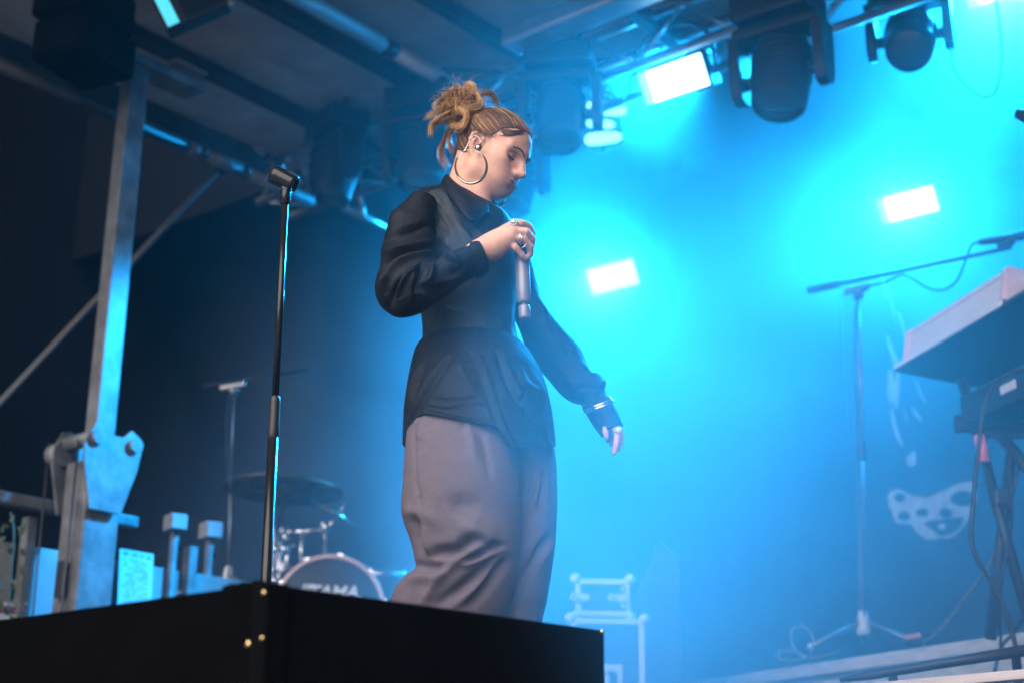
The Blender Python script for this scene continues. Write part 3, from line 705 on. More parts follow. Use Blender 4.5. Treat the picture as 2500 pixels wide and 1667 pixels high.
# shirt tails
prow=[(1032,834,1264,838,.104,PY),(1012,858,1290,866,.125,PY),(998,920,1322,920,.150,PY),(990,990,1340,985,.168,PY),(988,1060,1348,1050,.176,PY),(987,1130,1352,1140,.180,PY)]
hem=itp([(985,1086),(991,1081),(1007,1036),(1020,1020),(1035,1010),(1089,1017),(1153,1030),(1207,1039),(1227,1055),(1249,1097),(1272,1118),(1277,1085),(1282,1061),(1295,1048),(1312,1054),(1329,1070),(1348,1090)])
pf_=[(C2((230,740),(330,500),(500,220)),6,.008),(C2((270,700),(370,500),(540,240)),7,-.006),(C2((200,640),(250,430),(310,280)),7,.008),(C2((240,620),(290,440),(350,290)),7,-.005),
    (C2((720,180),(800,360),(860,540),(940,780),(1050,970)),5,.007),(C2((690,200),(770,380),(830,560),(900,740)),8,-.004),(C2((920,180),(980,360),(1050,500),(1190,690),(1260,830)),6,.009),(C2((890,200),(950,400),(1010,520),(1150,720)),9,-.007),
    (C2((380,590),(520,605),(650,575)),4,.004),(C2((400,520),(540,540),(700,520)),5,.003),(C2((360,625),(500,650),(700,690),(860,730)),3,.003),(C2((700,590),(840,600)),4,-.003),(C2((1060,300),(1090,430),(1200,480)),9,.006),(C2((1190,400),(1240,520),(1230,600)),9,.008),(C2((560,200),(640,380),(720,520)),14,.005),(C2((1000,230),(1080,280),(1160,420)),8,-.005)]
pf_=[(a,b*.8,c*1.35) for a,b,c in pf_]
v,f=loft(prow,130,150,2.2,pf_,.006,(9,9,4),8,closed_top=True,closed_bot=False)
v,f=cut_columns(v,f,130,150,None,lambda x,fr:hem(x) if fr else 1090)
o=np_mesh('shirt_tail',v,f,[M_SHIRT],person); q=o.modifiers.new('thick','SOLIDIFY'); q.thickness=.003; q.offset=-1
# collar
def collar():
    up=[(1186,503,-.045),(1170,491,-.070),(1141,468,-.078),(1110,447,-.045),(1098,431,.01),(1112,434,.055),(1150,462,.075),(1184,490,.055),(1196,494,.015)]
    lo=[(1194,522,-.105),(1150,540,-.160),(1116,505,-.145),(1088,475,-.090),(1074,456,.01),(1088,452,.085),(1140,480,.125),(1188,510,.095),(1208,530,.030)]
    n=72;m=8;T=np.linspace(0,len(up)-1,n+1)
    U=catmull([tuple(P(*q)) for q in up],T);W=catmull([tuple(P(*q)) for q in lo],T);V=[]
    for i in range(n+1):
        for j in range(m+1):
            w=j/m; q=U[i]*(1-w)+W[i]*w; V.append(q+np.array([0,-.010*math.sin(math.pi*w)*(1 if U[i][1]<PY else -1),.012*math.sin(math.pi*w)]))
    F=[(i*(m+1)+j,(i+1)*(m+1)+j,(i+1)*(m+1)+j+1,i*(m+1)+j+1) for i in range(n) for j in range(m)]
    return np.array(V),np.array(F)
v,f=collar(); o=np_mesh('collar',v,f,[M_SHIRT],person); q=o.modifiers.new('thick','SOLIDIFY'); q.thickness=.004; q.offset=0
for x,y,dy in((1187,578,-.135),(1226,622,-.126)):
    MB().ball(P(x,y,dy),.0045,8).build('button',M_SILVER,person)
# trousers
hrow=[(1030,860,1275,862,.12,PY),(1004,930,1318,930,.145,PY),(996,1010,1336,1010,.155,PY),(996,1060,1342,1060,.150,PY),(1040,1100,1330,1100,.10,PY)]
v,f=loft(hrow,50,90,2.2,[],0,(1,1,1)); np_mesh('trousers',v,f,[M_TROUS],person)
nrow=[(1010,930,1262,950,.085,PY-.035),(997,1040,1262,1060,.105,PY-.052),(992,1100,1263,1120,.115,PY-.068),(986,1180,1266,1200,.122,PY-.08),(983,1253,1268,1285,.120,PY-.085),(1006,1329,1266,1345,.112,PY-.09),(1012,1385,1262,1400,.108,PY-.085),(985,1412,1254,1450,.108,PY-.075),(958,1450,1236,1510,.11,PY-.06),(950,1530,1200,1600,.11,PY-.03),(955,1640,1165,1700,.105,PY+.0),(970,1800,1150,1830,.10,PY+.04),(985,1950,1140,1960,.095,PY+.06)]
nf_=[(C2((260,740),(262,950),(263,1150),(310,1400)),2.2,-.004),(C3((350,120),(390,300),(440,560)),2.2,-.004),(C2((640,710),(630,760),(625,800)),5,-.005),(C2((650,720),(690,850),(720,1000)),8,.006),(C2((760,800),(800,950),(830,1150)),7,-.004),(C2((330,690),(300,800),(285,900)),6,.005),(C2((280,870),(320,880)),8,-.004),
  (C3((480,850),(620,810),(780,790),(870,710),(950,690),(1040,722)),13,-.024),(C3((1050,745),(1120,735),(1220,745)),6,-.010),(C3((850,890),(960,850),(1060,795),(1210,745)),8,-.014),(C3((600,1330),(800,1180),(1000,1030),(1210,840)),13,-.018),
  (C3((430,1300),(640,990),(880,810),(1040,740)),13,.014),(C3((740,1340),(950,1140),(1150,900),(1240,830)),11,.013),(C3((830,950),(1000,880),(1220,775)),8,.010),(C3((270,990),(400,955),(600,965),(720,890)),12,-.014),(C3((240,1080),(420,1060),(600,1040)),16,.008),
  (C3((700,330),(850,350),(990,420)),26,-.010),(C3((880,480),(960,620),(1150,700)),24,.014),(C3((330,480),(365,600),(410,860)),9,-.010),(C3((430,480),(450,700),(480,860)),9,.008),(C3((900,1340),(1100,1100),(1260,880)),12,-.012),(C3((380,1310),(480,1150),(560,1060)),2.2,-.003),(C3((220,400),(420,420),(560,520)),16,.006)]
nf_=[(a,b,c*1.35) for a,b,c in nf_]
v,f=loft(nrow,240,130,2.2,nf_,.006,(6,6,3),11); np_mesh('trouser_leg',v,f,[M_TROUS],person)
frow=[(1150,960,1332,960,.10,PY+.08),(1180,1060,1347,1060,.11,PY+.08),(1195,1120,1357,1120,.112,PY+.075),(1200,1190,1361,1190,.112,PY+.07),(1200,1260,1361,1260,.112,PY+.065),(1198,1350,1355,1350,.11,PY+.06),(1188,1459,1337,1459,.105,PY+.055),(1180,1513,1324,1513,.10,PY+.055),(1165,1650,1300,1650,.10,PY+.06),(1155,1820,1282,1820,.10,PY+.06),(1150,1980,1275,1980,.10,PY+.06)]
fl_=[(C3((1430,420),(1500,250),(1560,0)),8,-.014),(C3((1470,420),(1560,200),(1600,0)),8,.010),(C3((1600,400),(1650,0)),7,-.008),(C3((1540,900),(1620,740),(1705,650)),10,-.014),(C3((1600,940),(1680,800),(1740,690)),10,.009),(C3((1480,860),(1560,700),(1640,620)),10,.008),(C3((1400,560),(1390,300),(1380,0)),10,-.012),(C2((1080,880),(1110,820),(1140,780)),6,.007),(C2((1110,960),(1180,860),(1230,840)),12,.008),(C3((1300,1340),(1440,1050),(1540,900)),14,-.012)]
v,f=loft(frow,190,110,2.2,fl_,.005,(7,7,3),15); np_mesh('trouser_leg',v,f,[M_TROUS],person)
M_SHOE=mat('black_leather',(.02,.02,.02),.4)
for x,y,dy in((1062,1975,.06),(1212,2000,.06)):
    c=P(x,y,dy); c.z=0
    m=MB(); 
    vv=[]
    for i,(q,w,h) in enumerate(((-.10,.030,.05),(-.08,.038,.075),(0,.042,.075),(.08,.046,.05),(.14,.040,.035),(.165,.018,.022))):
        for k in range(12):
            a=2*math.pi*k/12; vv.append(c+Vector((1,0,0))*q+Vector((0,1,0))*(math.cos(a)*w)+UP*(max(0,h/2+math.sin(a)*h/2)+.004))
    m.add(vv,[(i*12+k,i*12+(k+1)%12,(i+1)*12+(k+1)%12,(i+1)*12+k) for i in range(5) for k in range(12)]+[tuple(range(12)),tuple(range(60,72))],True)
    m.build('shoe',M_SHOE,person)
# ---- hair: scalp shell, combed strands, curly bun
HC=np.array((-.012,0,.045)); HRAD=np.array((.0955,.076,.0885))
def hair_poly_inside(h):
    """head-frame test of the hair-covered scalp"""
    x,y,z=h[:,0],h[:,1],h[:,2]
    lo=np.interp(x,[-.12,-.075,-.05,-.03,-.008,.006,.022,.034,.044,.062,.074,.09],[-.065,-.07,-.05,-.01,.036,.040,.036,.052,.070,.082,.090,.10])
    lo=np.where(np.abs(y)<.045,np.where(x>.03,lo-.0*y,lo),lo)
    front=np.interp(np.abs(y),[0,.03,.055,.075],[.082,.085,.070,.0])
    return (z>lo)
ff_=toH(bv[bf].mean(1)); near=(np.linalg.norm((ff_-HC)/HRAD,axis=1)<1.12)
sel=near&hair_poly_inside(ff_)&(np.abs(ff_[:,1])<.0772)
ef=bf[sel]; u,inv=np.unique(ef,return_inverse=True); ef=inv.reshape(ef.shape); ev=bv[u].copy()
cnt=np.zeros(len(u)); np.add.at(cnt,ef.ravel(),1); tot=np.zeros(len(bv)); np.add.at(tot,bf.ravel(),1); edge=cnt<tot[u]
eh=toH(ev); dirs=(eh-HC)/HRAD**2; dirs/=np.linalg.norm(dirs,axis=1,keepdims=True)
off=np.where(edge,-.0005,.0032)
# strand grooves running towards the bun
BB=np.array((-.078,0,.078)); q=(eh-HC)/HRAD; q/=np.linalg.norm(q,axis=1,keepdims=True); bb=(BB-HC)/HRAD; bb/=np.linalg.norm(bb)
t1=np.cross(bb,(0,1,0)); t1/=np.linalg.norm(t1); t2=np.cross(bb,t1); ang=np.arctan2(q@t2,q@t1)
off=off*HS
ev=ev+(dirs*off[:,None])@np.array(HR).T
np_mesh('scalp_hair',ev,ef,[M_HAIRD],person)
def strands(name,paths,radii,mat_,sides=4):
    vs_=[];fs=[];o=0
    for pts,rr in zip(paths,radii):
        pts=np.asarray(pts);m=len(pts);T=np.gradient(pts,axis=0);T/=np.linalg.norm(T,axis=1,keepdims=True)+1e-12
        ref=np.array((.3,.2,.93)); U=np.cross(T,ref);U/=np.linalg.norm(U,axis=1,keepdims=True)+1e-9;W=np.cross(T,U)
        rr=np.asarray(rr)
        for k in range(sides):
            a=2*math.pi*k/sides; vs_.append(pts+(U*math.cos(a)+W*math.sin(a))*rr[:,None])
        idx=np.arange(m-1)
        for k in range(sides):
            k2=(k+1)%sides
            fs.append(np.stack([o+k*m+idx,o+k2*m+idx,o+k2*m+idx+1,o+k*m+idx+1],1))
        o+=m*sides
    return np_mesh(name,np.concatenate(vs_),np.concatenate(fs),[mat_],person)
def onscalp(p,o):
    out=[]
    for q,oo in zip(p,np.broadcast_to(o,len(p))):
        d=Vector(((q-HC)@A3.T)).normalized(); c=Vector(h2w(HC)); hit=TREE.ray_cast(c+d*.3,-d)
        out.append(tuple((hit[0] if hit[0] is not None else Vector(h2w(q)))+d*float(oo)))
    return np.array(out)
rg=np.random.RandomState(11)
A3=np.array(HR)
def h2w(h): return np.asarray(h)@A3.T*HS+np.array(HO)
# combed strands from the hairline to the bun
sets={0:([],[]),1:([],[]),2:([],[])}
hl_pts=[]
for s in(-1,1):
    for x,z in((-.075,-.068),(-.05,-.048),(-.03,-.008),(-.006,.038),(.008,.040),(.022,.036),(.03,.044),(.036,.056),(.046,.071),(.060,.081),(.070,.088)):
        k=1-((x-HC[0])/HRAD[0])**2-((z-HC[2])/HRAD[2])**2
        hl_pts.append((x,s*HRAD[1]*math.sqrt(max(k,0.0)),z))
hl_pts+=[(.074,.02,.092),(.076,0,.093),(.074,-.02,.092)]
hl_arr=np.array(hl_pts)
for i in range(1700):
    a=hl_arr[rg.randint(len(hl_arr))]+rg.normal(0,.007,3)
    qa=(a-HC)/HRAD;qa/=np.linalg.norm(qa);qb=bb+rg.normal(0,.10,3);qb/=np.linalg.norm(qb)
    om=math.acos(np.clip(qa@qb,-1,1));t=np.linspace(rg.uniform(0,.12),1,14)[:,None]
    p=(np.sin((1-t)*om)*qa+np.sin(t*om)*qb)/math.sin(om)
    lift=1.0+.012*np.sin(np.pi*t)+rg.uniform(-.004,.012)
    p=HC+p*HRAD*lift
    r0=rg.uniform(.00025,.0006); rr=r0*np.clip(np.minimum(t[:,0]*6+.15,1),0,1)
    c=rg.choice([0,1,2],p=[.50,.40,.10]); sets[c][0].append(onscalp(p,.0026+.0022*np.sin(np.pi*t[:,0])+rg.uniform(0,.0018)));sets[c][1].append(rr)
# dark wave strands by the temple
for i in range(26):
    a=np.array((.078,-.03,.089))+rg.normal(0,.0035,3);b=np.array((.038,-.062,.060))+rg.normal(0,.004,3)
    t=np.linspace(0,1,14)[:,None];p=a*(1-t)+b*t+np.array((.012,-.010,-.006))*np.sin(np.pi*t)
    qn=(p-HC)/HRAD;p=HC+qn/np.linalg.norm(qn,axis=1,keepdims=True)*HRAD*1.012
    sets[0][0].append(onscalp(p,.0022));sets[0][1].append(np.full(14,.0009))
# bun: curly locks swirling about its centre
def px3(x,y,dy): return np.array(P(x,y,dy))
BC=px3(1132,268,-.005)
base=h2w(BB)
locks=[]
for i in range(120):
    d=rg.normal(0,1,3); d/=np.linalg.norm(d); d[2]*=.72; d[0]*=1.15
    st=BC+d*rg.uniform(.018,.046)
    ax=rg.normal(0,1,3);ax[1]+=1.4;ax/=np.linalg.norm(ax)
    L_=rg.uniform(.05,.12);n=18;pt=st.copy();v=np.cross(ax,d);v/=np.linalg.norm(v)+1e-9;pts=[pt.copy()];curl=rg.uniform(20,48)
    for k in range(n-1):
        v=v+np.cross(ax,v)*curl*L_/n+rg.normal(0,.16,3); v/=np.linalg.norm(v)
        rel=pt-BC; rl=np.linalg.norm(rel)
        if rl>.056: v=v-rel/rl*.5; v/=np.linalg.norm(v)
        pt=pt+v*L_/n;pts.append(pt.copy())
    t=np.linspace(0,1,n);rr=np.sin(np.pi*np.clip(t*.85+.13,0,1))**.7; c0=rg.choice([0,1,2],p=[.12,.28,.60]); pts=np.array(pts)
    dv=np.gradient(pts,axis=0)
    for q in range(26):
        o_=rg.normal(0,.0026,3); c=c0 if rg.rand()<.75 else rg.randint(3)
        locks.append((c,pts+o_*(1+.9*t[:,None]**2)+np.outer(np.sin(t*5+rg.uniform(0,6)),rg.normal(0,.0012,3)),rr*rg.uniform(.00028,.00062)))
# hand-placed big curls and hanging tails (picture points, depth)
def lock(pts,r0,c,n=6,jit=.003,width=.006):
    n=n*9; width=min(width,.0050)*.95; r0=r0*.17
    base_=catmull([px3(x,y,dy) for x,y,dy in pts],np.linspace(0,len(pts)-1,26))
    for k in range(n):
        o=rg.normal(0,width,3);ph=rg.uniform(0,6.28);t=np.linspace(0,1,26)
        p=base_+o*(.35+.65*t[:,None])+rg.normal(0,jit,3)*np.sin(t*7+ph)[:,None]*.6
        locks.append((c if rg.rand()<.75 else rg.randint(3),p,r0*rg.uniform(.5,1.1)*np.sin(np.pi*np.clip(t*.9+.09,0,1))**.6))
K=lambda x,y,dy:(1030+x/4.9,200+y/4.9,dy)
lock([K(650,130,-.05),K(690,240,-.055),K(620,310,-.055),K(480,300,-.05)],.0032,2,8)
lock([K(520,330,-.055),K(530,440,-.06),K(470,540,-.055),K(360,520,-.05)],.0032,2,8)
lock([K(440,320,-.05),K(520,400,-.055),K(500,520,-.05),K(400,560,-.04)],.0028,2,7)
lock([K(300,200,-.03),K(200,330,-.03),K(120,390,-.02),K(50,420,-.01)],.0022,2,7,width=.004)
lock([K(330,350,-.03),K(200,430,-.03),K(120,520,-.02),K(105,640,-.01)],.0024,2,8,width=.004)
lock([K(380,420,-.03),K(260,470,-.03),K(180,500,-.02),K(140,560,-.02)],.0024,1,7)
lock([K(250,220,-.02),K(180,250,-.02),K(160,330,-.02)],.0022,2,6)
lock([K(480,480,-.03),K(520,560,-.03),K(510,640,-.025),K(515,690,-.02)],.0016,1,4,width=.003)
lock([K(700,180,-.02),K(780,130,-.02),K(840,160,-.01),K(900,290,.0)],.0020,1,8,width=.006)
lock([K(760,140,-.01),K(850,170,.0),K(900,240,.01),K(910,320,.02)],.0014,2,7,width=.006)
lock([K(400,540,.0),K(330,640,.0),K(330,760,.0),K(380,830,.0)],.0026,1,10,width=.008)
lock([K(340,560,.01),K(270,700,.01),K(230,830,.01),K(250,950,.0),K(300,1020,.0)],.0022,1,12,width=.007)
lock([K(420,560,.0),K(440,680,.0),K(450,780,.0),K(420,850,.0)],.0026,0,10,width=.007)
lock([K(300,700,.02),K(240,780,.02),K(215,860,.02),K(290,1010,.02)],.0012,2,8,width=.006)
lock([K(560,430,-.03),K(480,520,-.03),K(470,640,-.02),K(520,740,-.02)],.0030,0,10,width=.008)
for c,p,rr in locks: sets[c][0].append(p);sets[c][1].append(rr)
# fly-away hairs
for i in range(620):
    d=rg.normal(0,1,3);d[2]=abs(d[2])*.9;d/=np.linalg.norm(d);st=BC+d*.045;L_=rg.uniform(.015,.07);v=d+rg.normal(0,.5,3);v/=np.linalg.norm(v);pts=[st];pt=st.copy()
    ax=rg.normal(0,1,3)
    for k in range(11):
        v=v+np.cross(ax,v)*.30+rg.normal(0,.10,3);v/=np.linalg.norm(v);pt=pt+v*L_/11;pts.append(pt.copy())
    c=1+(i%2);sets[c][0].append(np.array(pts));sets[c][1].append(np.linspace(.0004,.00016,12))
for i in range(160):
    a=hl_arr[rg.randint(len(hl_arr))];qn=(a-HC)/HRAD;qn/=np.linalg.norm(qn);v=rg.normal(0,1,3)*.5+qn*.5;st=HC+qn*HRAD*1.02
    t=np.linspace(0,1,9)[:,None];p=st+v*t*rg.uniform(.008,.02)+rg.normal(0,.004,3)*t*t
    sets[1][0].append(h2w(p));sets[1][1].append(np.linspace(.0004,.0002,9))
for c,nm in((0,'dark_hair'),(1,'brown_hair'),(2,'golden_hair')):
    strands(nm,sets[c][0],sets[c][1],(M_HAIRD,M_HAIRM,M_HAIRG)[c])
# core so that no daylight shows through the bun
cm=MB(); cm.ball(Vector(BC),.038,16,(1.1,.8,.85)); cm.build('bun_core',M_HAIRD,person)
m=MB()
for a,b in((K(800,375,-.06),K(905,318,-.05)),(K(830,380,-.06),K(920,325,-.05)),(K(880,330,-.05),K(960,335,-.045))):
    m.cyl(Vector(px3(*a)),Vector(px3(*b)),.0012,6)
m.build('hair_pins',M_LASH,person)

# ---- jewellery
def hoop(c,nrm,upv,r,gap,mat_,a0=R(60)):
    n=Vector(nrm).normalized();u=Vector(upv);u=(u-n*u.dot(n)).normalized();w=n.cross(u);vs_=[];m=72;ns=10;c=Vector(c)
    for i in range(m+1):
        a=a0+gap/2+(2*math.pi-gap)*i/m; rad=u*math.sin(a)+w*math.cos(a)
        th=.5-.5*math.sin(a); wd=.0022+.0050*th; tk=.0012+.0022*th
        for k in range(ns):
            b=2*math.pi*k/ns; vs_.append(c+rad*(r+tk*math.cos(b))+n*(wd*math.sin(b)))
    fs=[(i*ns+k,i*ns+(k+1)%ns,(i+1)*ns+(k+1)%ns,(i+1)*ns+k) for i in range(m) for k in range(ns)]+[tuple(range(ns)),tuple(range(m*ns,m*ns+ns))]
    return MB().add(vs_,fs,True)
hoop(P(1150,407,-.115),(-.34,-.84,-.42),(0,0,1),.0385,R(24),M_GOLD,R(55)).build('hoop_earring',M_GOLD,person)
hoop(P(1216,462,.03),(.75,-.55,-.2),(0,0,1),.0385,R(24),M_GOLD,R(90)).build('hoop_earring',M_GOLD,person)
# in-ear monitor and its cable
m=MB(); m.ball(P(1168,361,-.083),.0085,10,(1,.7,1.1)); m.ball(P(1172,352,-.084),.004,8); iem=m.build('ear_monitor',mat('smoked_chrome',(.32,.31,.30),.15,.9,var=.5,scale=140),person)
MB().tube(spline([P(1174,350,-.084),P(1170,338,-.079),P(1158,332,-.072),P(1147,344,-.066),P(1138,362,-.063),P(1126,378,-.063),P(1119,392,-.06)],6),.0011,6).build('ear_cable',M_SILVER,person)
def ring_on(c,ax,r,t,mat_,name='ring'):
    ax=Vector(ax).normalized();u=ax.orthogonal().normalized();w=ax.cross(u)
    pts=[Vector(c)+(u*math.cos(2*math.pi*k/20)+w*math.sin(2*math.pi*k/20))*r for k in range(20)]
    return MB().tube(pts,t,8,closed=True).build(name,mat_,person)
ring_on(P(1262,549,-.226),P(1271,545,-.225)-kn[0],.0115,.0022,M_SILVER)
m=MB(); m.ball(P(1254,543,-.236),.0095,14,(1,.8,.9)); 
for k in range(8):
    a=2*math.pi*k/8; m.ball(P(1254,543,-.243)+Vector((math.cos(a)*.007,0,math.sin(a)*.007)),.0024,6)
m.build('ring_stone',M_SILVER,person)
ring_on(P(1271,582,-.232),P(1277,584,-.232)-kn[2],.0118,.0016,M_SILVER); ring_on(P(1275,585,-.232),P(1277,584,-.232)-kn[2],.0116,.0014,M_SILVER)
ring_on(P(1277,598,-.228),P(1294,603,-.216)-P(1277,584,-.232),.0106,.0010,M_SILVER)
ring_on(P(1506,1056,.094),(.2,0,-1),.0105,.0020,M_SILVER)
MB().ball(P(1511,1050,.083),.0095,14).build('ring_stone',M_PEARL,person)
bx=(P(1494,973,.12)-P(1426,999,.12)); bl=bx.length/2; bx=bx.normalized(); bc_=(P(1494,973,.12)+P(1426,999,.12))/2
for k,o_ in((0,0),(1,.0065)):
    dn=UP.cross(bx); dn=Vector((0,1,0)); nn=bx.cross(dn).normalized()
    pts=[bc_-nn*o_*(1 if nn.z>0 else -1)+bx*math.cos(2*math.pi*i/40)*bl+(dn*.92+nn*.28)*math.sin(2*math.pi*i/40)*.036 for i in range(40)]
    MB().tube(pts,.0034,10,closed=True).build('bracelet',M_SILVER,person)
m=MB()
for i in range(7): m.ball(P(1491+i*1.1-3,972+i*1.2-3,.085+.004*(i%3)),.0028,6)
m.build('bracelet_charm',M_SILVER,person)

# ---- the microphone in her hand
mb,mt=P(1281,779,-.185),P(1271,560,-.178)
ax=(mt-mb); ML=ax.length; ax.normalize()
mic=thing('wireless_microphone','black wireless handheld microphone gripped in the hand of the singer','microphone',frame(mb))
M_MICB=mat('satin_grey_metal',(.24,.23,.26),.34,.25,var=.1)
MB().lathe([(0,.036),(.0125,.036),(.0145,.040),(.0158,.07),(.0163,.12),(.0172,.17),(.0178,ML-.055),(.0178,ML-.05)],mb,ax,28).build('handle',M_MICB,mic)
MB().lathe([(0,0),(.0115,.0),(.0125,.003),(.0130,.026),(.0122,.030),(0,.030)],mb,ax,28).build('end_cap',M_MICB,mic)
MB().lathe([(.0095,.029),(.0095,.037)],mb,ax,24).build('ring_gap',M_BLACK,mic)
g_=MB(); g_.lathe([(.0185,ML-.050),(.021,ML-.044),(.0245,ML-.030),(.0245,ML-.016),(.021,ML-.004),(.012,ML+.004),(0,ML+.006)],mb,ax,28); g_.build('grille',M_DARKMET,mic)
# ------------------------------------------------------------------ rear left: lifting mast, side rail, notices
def tubeP(pts,r,name,mat_,par,n=10,sp=0):
    q=[at(*p) for p in pts]; q=spline(q,sp) if sp else q
    return MB().tube(q,r,n).build(name,mat_,par)
mp=at(241,1085,6.5); mp.z=0; ml,md=ld(mp)
mast=thing('lifting_mast','galvanised square steel roof mast with a roller plate at the left edge','mast',frame(S(ml,md,0),mat=ROTS))
KZ=at(248,1085,6.5).z
MB().box(S(ml,md,(KZ-.1+3.55)/2),(.085,.105,3.55-KZ+.1),AX,bev=.006).build('inner_tube',M_GALV,mast)
MB().box(S(ml-.01,md,KZ/2-.06),(.17,.185,KZ-.06),AX,bev=.008).build('outer_sleeve',M_GALV,mast)
plate=[(a*.82-.025,b) for a,b in [(-.155,-.02),(-.10,.075),(-.05,.085),(.0,.045),(.09,.045),(.14,.085),(.19,.065),(.215,.0),(.20,-.09),(.115,-.30),(-.085,-.30),(-.145,-.10)]]
MB().prism(plate,S(ml+.10,md,KZ-.02),SD,UP,.014).build('roller_plate',M_GALV,mast)
MB().prism(plate,S(ml-.135,md,KZ-.02),SD,UP,.014).build('roller_plate',M_GALV,mast)
for dd in(-.09,.11): MB().cyl(S(ml-.15,md+dd,KZ-.0),S(ml+.135,md+dd,KZ-.0),.034,14).build('roller',M_GALV,mast)
MB().cyl(S(ml-.17,md-.11,KZ-.05),S(ml-.10,md-.11,KZ-.05),.055,18).build('cable_drum',M_GALV,mast)
for dd in(-.09,.11):
    MB().cyl(S(ml+.114,md+dd,KZ-.0),S(ml+.134,md+dd,KZ-.0),.016,6).build('bolt',M_DARKMET,mast)
MB().cyl(S(ml+.02,md-.12,.05),S(ml+.02,md-.12,KZ),.006,6).build('steel_rope',M_DARKMET,mast)
MB().cyl(S(ml-.16,md-.13,.05),S(ml-.16,md-.15,KZ),.005,6).build('steel_rope',M_DARKMET,mast)
MB().box(S(ml-.02,md-.115,KZ-.62),(.06,.014,.16),AX,bev=.004).build('lock_plate',M_DARKMET,mast)
MB().box(S(ml+.0,md+.10,3.50),(.16,.55,.05),AX,bev=.006).build('head_plate',M_GALV,mast)
for p,lab in(((540,410,6.9),'upper'),):
    br=thing('diagonal_brace','thin dark diagonal tube passing behind the mast up to the side eave','brace',frame(at(300,665,7.2)))
    MB().box((at(540,408,7.2)+at(-120,1110,7.2))/2,((at(540,408,7.2)-at(-120,1110,7.2)).length,.026,.026),
        ((at(540,408,7.2)-at(-120,1110,7.2)).normalized(),UP.cross((at(540,408,7.2)-at(-120,1110,7.2)).normalized()).normalized(),((at(540,408,7.2)-at(-120,1110,7.2)).normalized()).cross(UP.cross((at(540,408,7.2)-at(-120,1110,7.2)).normalized()).normalized()))).build('strut',M_BLACK,br)
    MB().box(at(540,408,7.2),(.08,.08,.06),AX,bev=.005).build('end_clamp',M_DARKMET,br)
ea=[atl(x,y,-5.62) for x,y in((432,348),(760,492))]
edir=(ea[1]-ea[0]).normalized(); EL=(ea[1]-ea[0]).length
ev_=thing('eave_tube','bare aluminium side tube under the eave beyond the microphone clip','tube',frame(ea[0]))
MB().cyl(ea[0]-edir*1.2,ea[0]+edir*EL*.06,.036,16).build('pipe',M_DARKMET,ev_)
for a_,b_ in((.07,.155),(.185,.46),(.49,1.0)): MB().cyl(ea[0]+edir*EL*a_,ea[0]+edir*EL*b_,.036,16).build('pipe',M_GALV,ev_)
for a_ in(.17,.475): MB().cyl(ea[0]+edir*EL*(a_-.018),ea[0]+edir*EL*(a_+.018),.042,14).build('clamp',M_BLACK,ev_)
# low side wall with rail and panels
WL=ml-.28
M_SIDEPL=mat('weathered_grey_panel',(.25,.26,.27),.6,var=.2,scale=3,bump=.1,detail=7)
wall=thing('side_wall','low wall of pale panels with a steel top rail behind the mast','wall',frame(S(WL,md,0),mat=ROTS))
RZ=1.31
MB().box(S(WL+.03,md-.78,RZ),(.07,2.4,.055),AX,bev=.01).build('top_rail',M_GALV,wall)
dd=md-1.6
for k in range(6):
    w_=.46 if k!=3 else .40
    MB().box(S(WL-.03+.004*(k%2),dd+w_/2,RZ/2-.08),(.025,w_-.03,RZ-.20),AX,bev=.004).build('panel',M_SIDEPL if k!=1 else M_GALV,wall)
    MB().box(S(WL+.01,dd-.005,RZ/2-.03),(.05,.05,RZ-.06),AX,bev=.004).build('post',M_GALV,wall)
    dd+=w_+.03
MB().box(S(WL+.01,md-.2,.42),(.04,3.0,.06),AX,bev=.004).build('mid_rail',M_GALV,wall)
M_PAPER=mat('white_paper',(.60,.60,.60),.8,var=.04); M_INK=mat('grey_print',(.18,.18,.2),.8); M_PURP=mat('purple_print',(.20,.07,.22),.7)
def sheet(px,name,label,cat,lines,band=None):
    a,b,c=[atl(x,y,WL+.012) for x,y in px]            # top left, top right, bottom left
    X=(b-a);Z=(c-a);n=X.cross(Z).normalized()
    if n.dot(SL)<0: n=-n
    t=thing(name,label,cat,frame(a))
    MB().add([a,b,b+Z,c,a+n*.003,b+n*.003,b+Z+n*.003,c+n*.003],[(0,1,2,3),(4,5,6,7),(0,1,5,4),(1,2,6,5),(2,3,7,6),(3,0,4,7)]).build('paper',M_PAPER,t)
    m=MB()
    for u0,u1,v0,v1 in lines:
        o=n*.0045; m.add([a+X*u0+Z*v0+o,a+X*u1+Z*v0+o,a+X*u1+Z*v1+o,a+X*u0+Z*v1+o],[(0,1,2,3)])
    q_=m.build('print',M_INK if band is None else M_PURP,t,fix=False); q_['kind']='stuff'
ln=[(.10,.24,.04,.09),(.35,.52,.05,.085),(.60,.72,.055,.085),(.8,.92,.06,.1)]
for k in range(17):
    v0=.155+k*.043; 
    for q in range(random.randint(3,6)):
        u=random.uniform(.06,.75); ln.append((u,min(.93,u+random.uniform(.05,.18)),v0,v0+.012))
sheet(((292,1338),(374,1352),(285,1490)),'paper_notice','sheet of white paper with lines of small print taped to the pale side panel','notice',ln)
sheet(((-12,1466),(64,1474),(-12,1512)),'small_notice','small white notice with a purple band below the side rail','notice',[(.05,.93,.2,.62)],1)
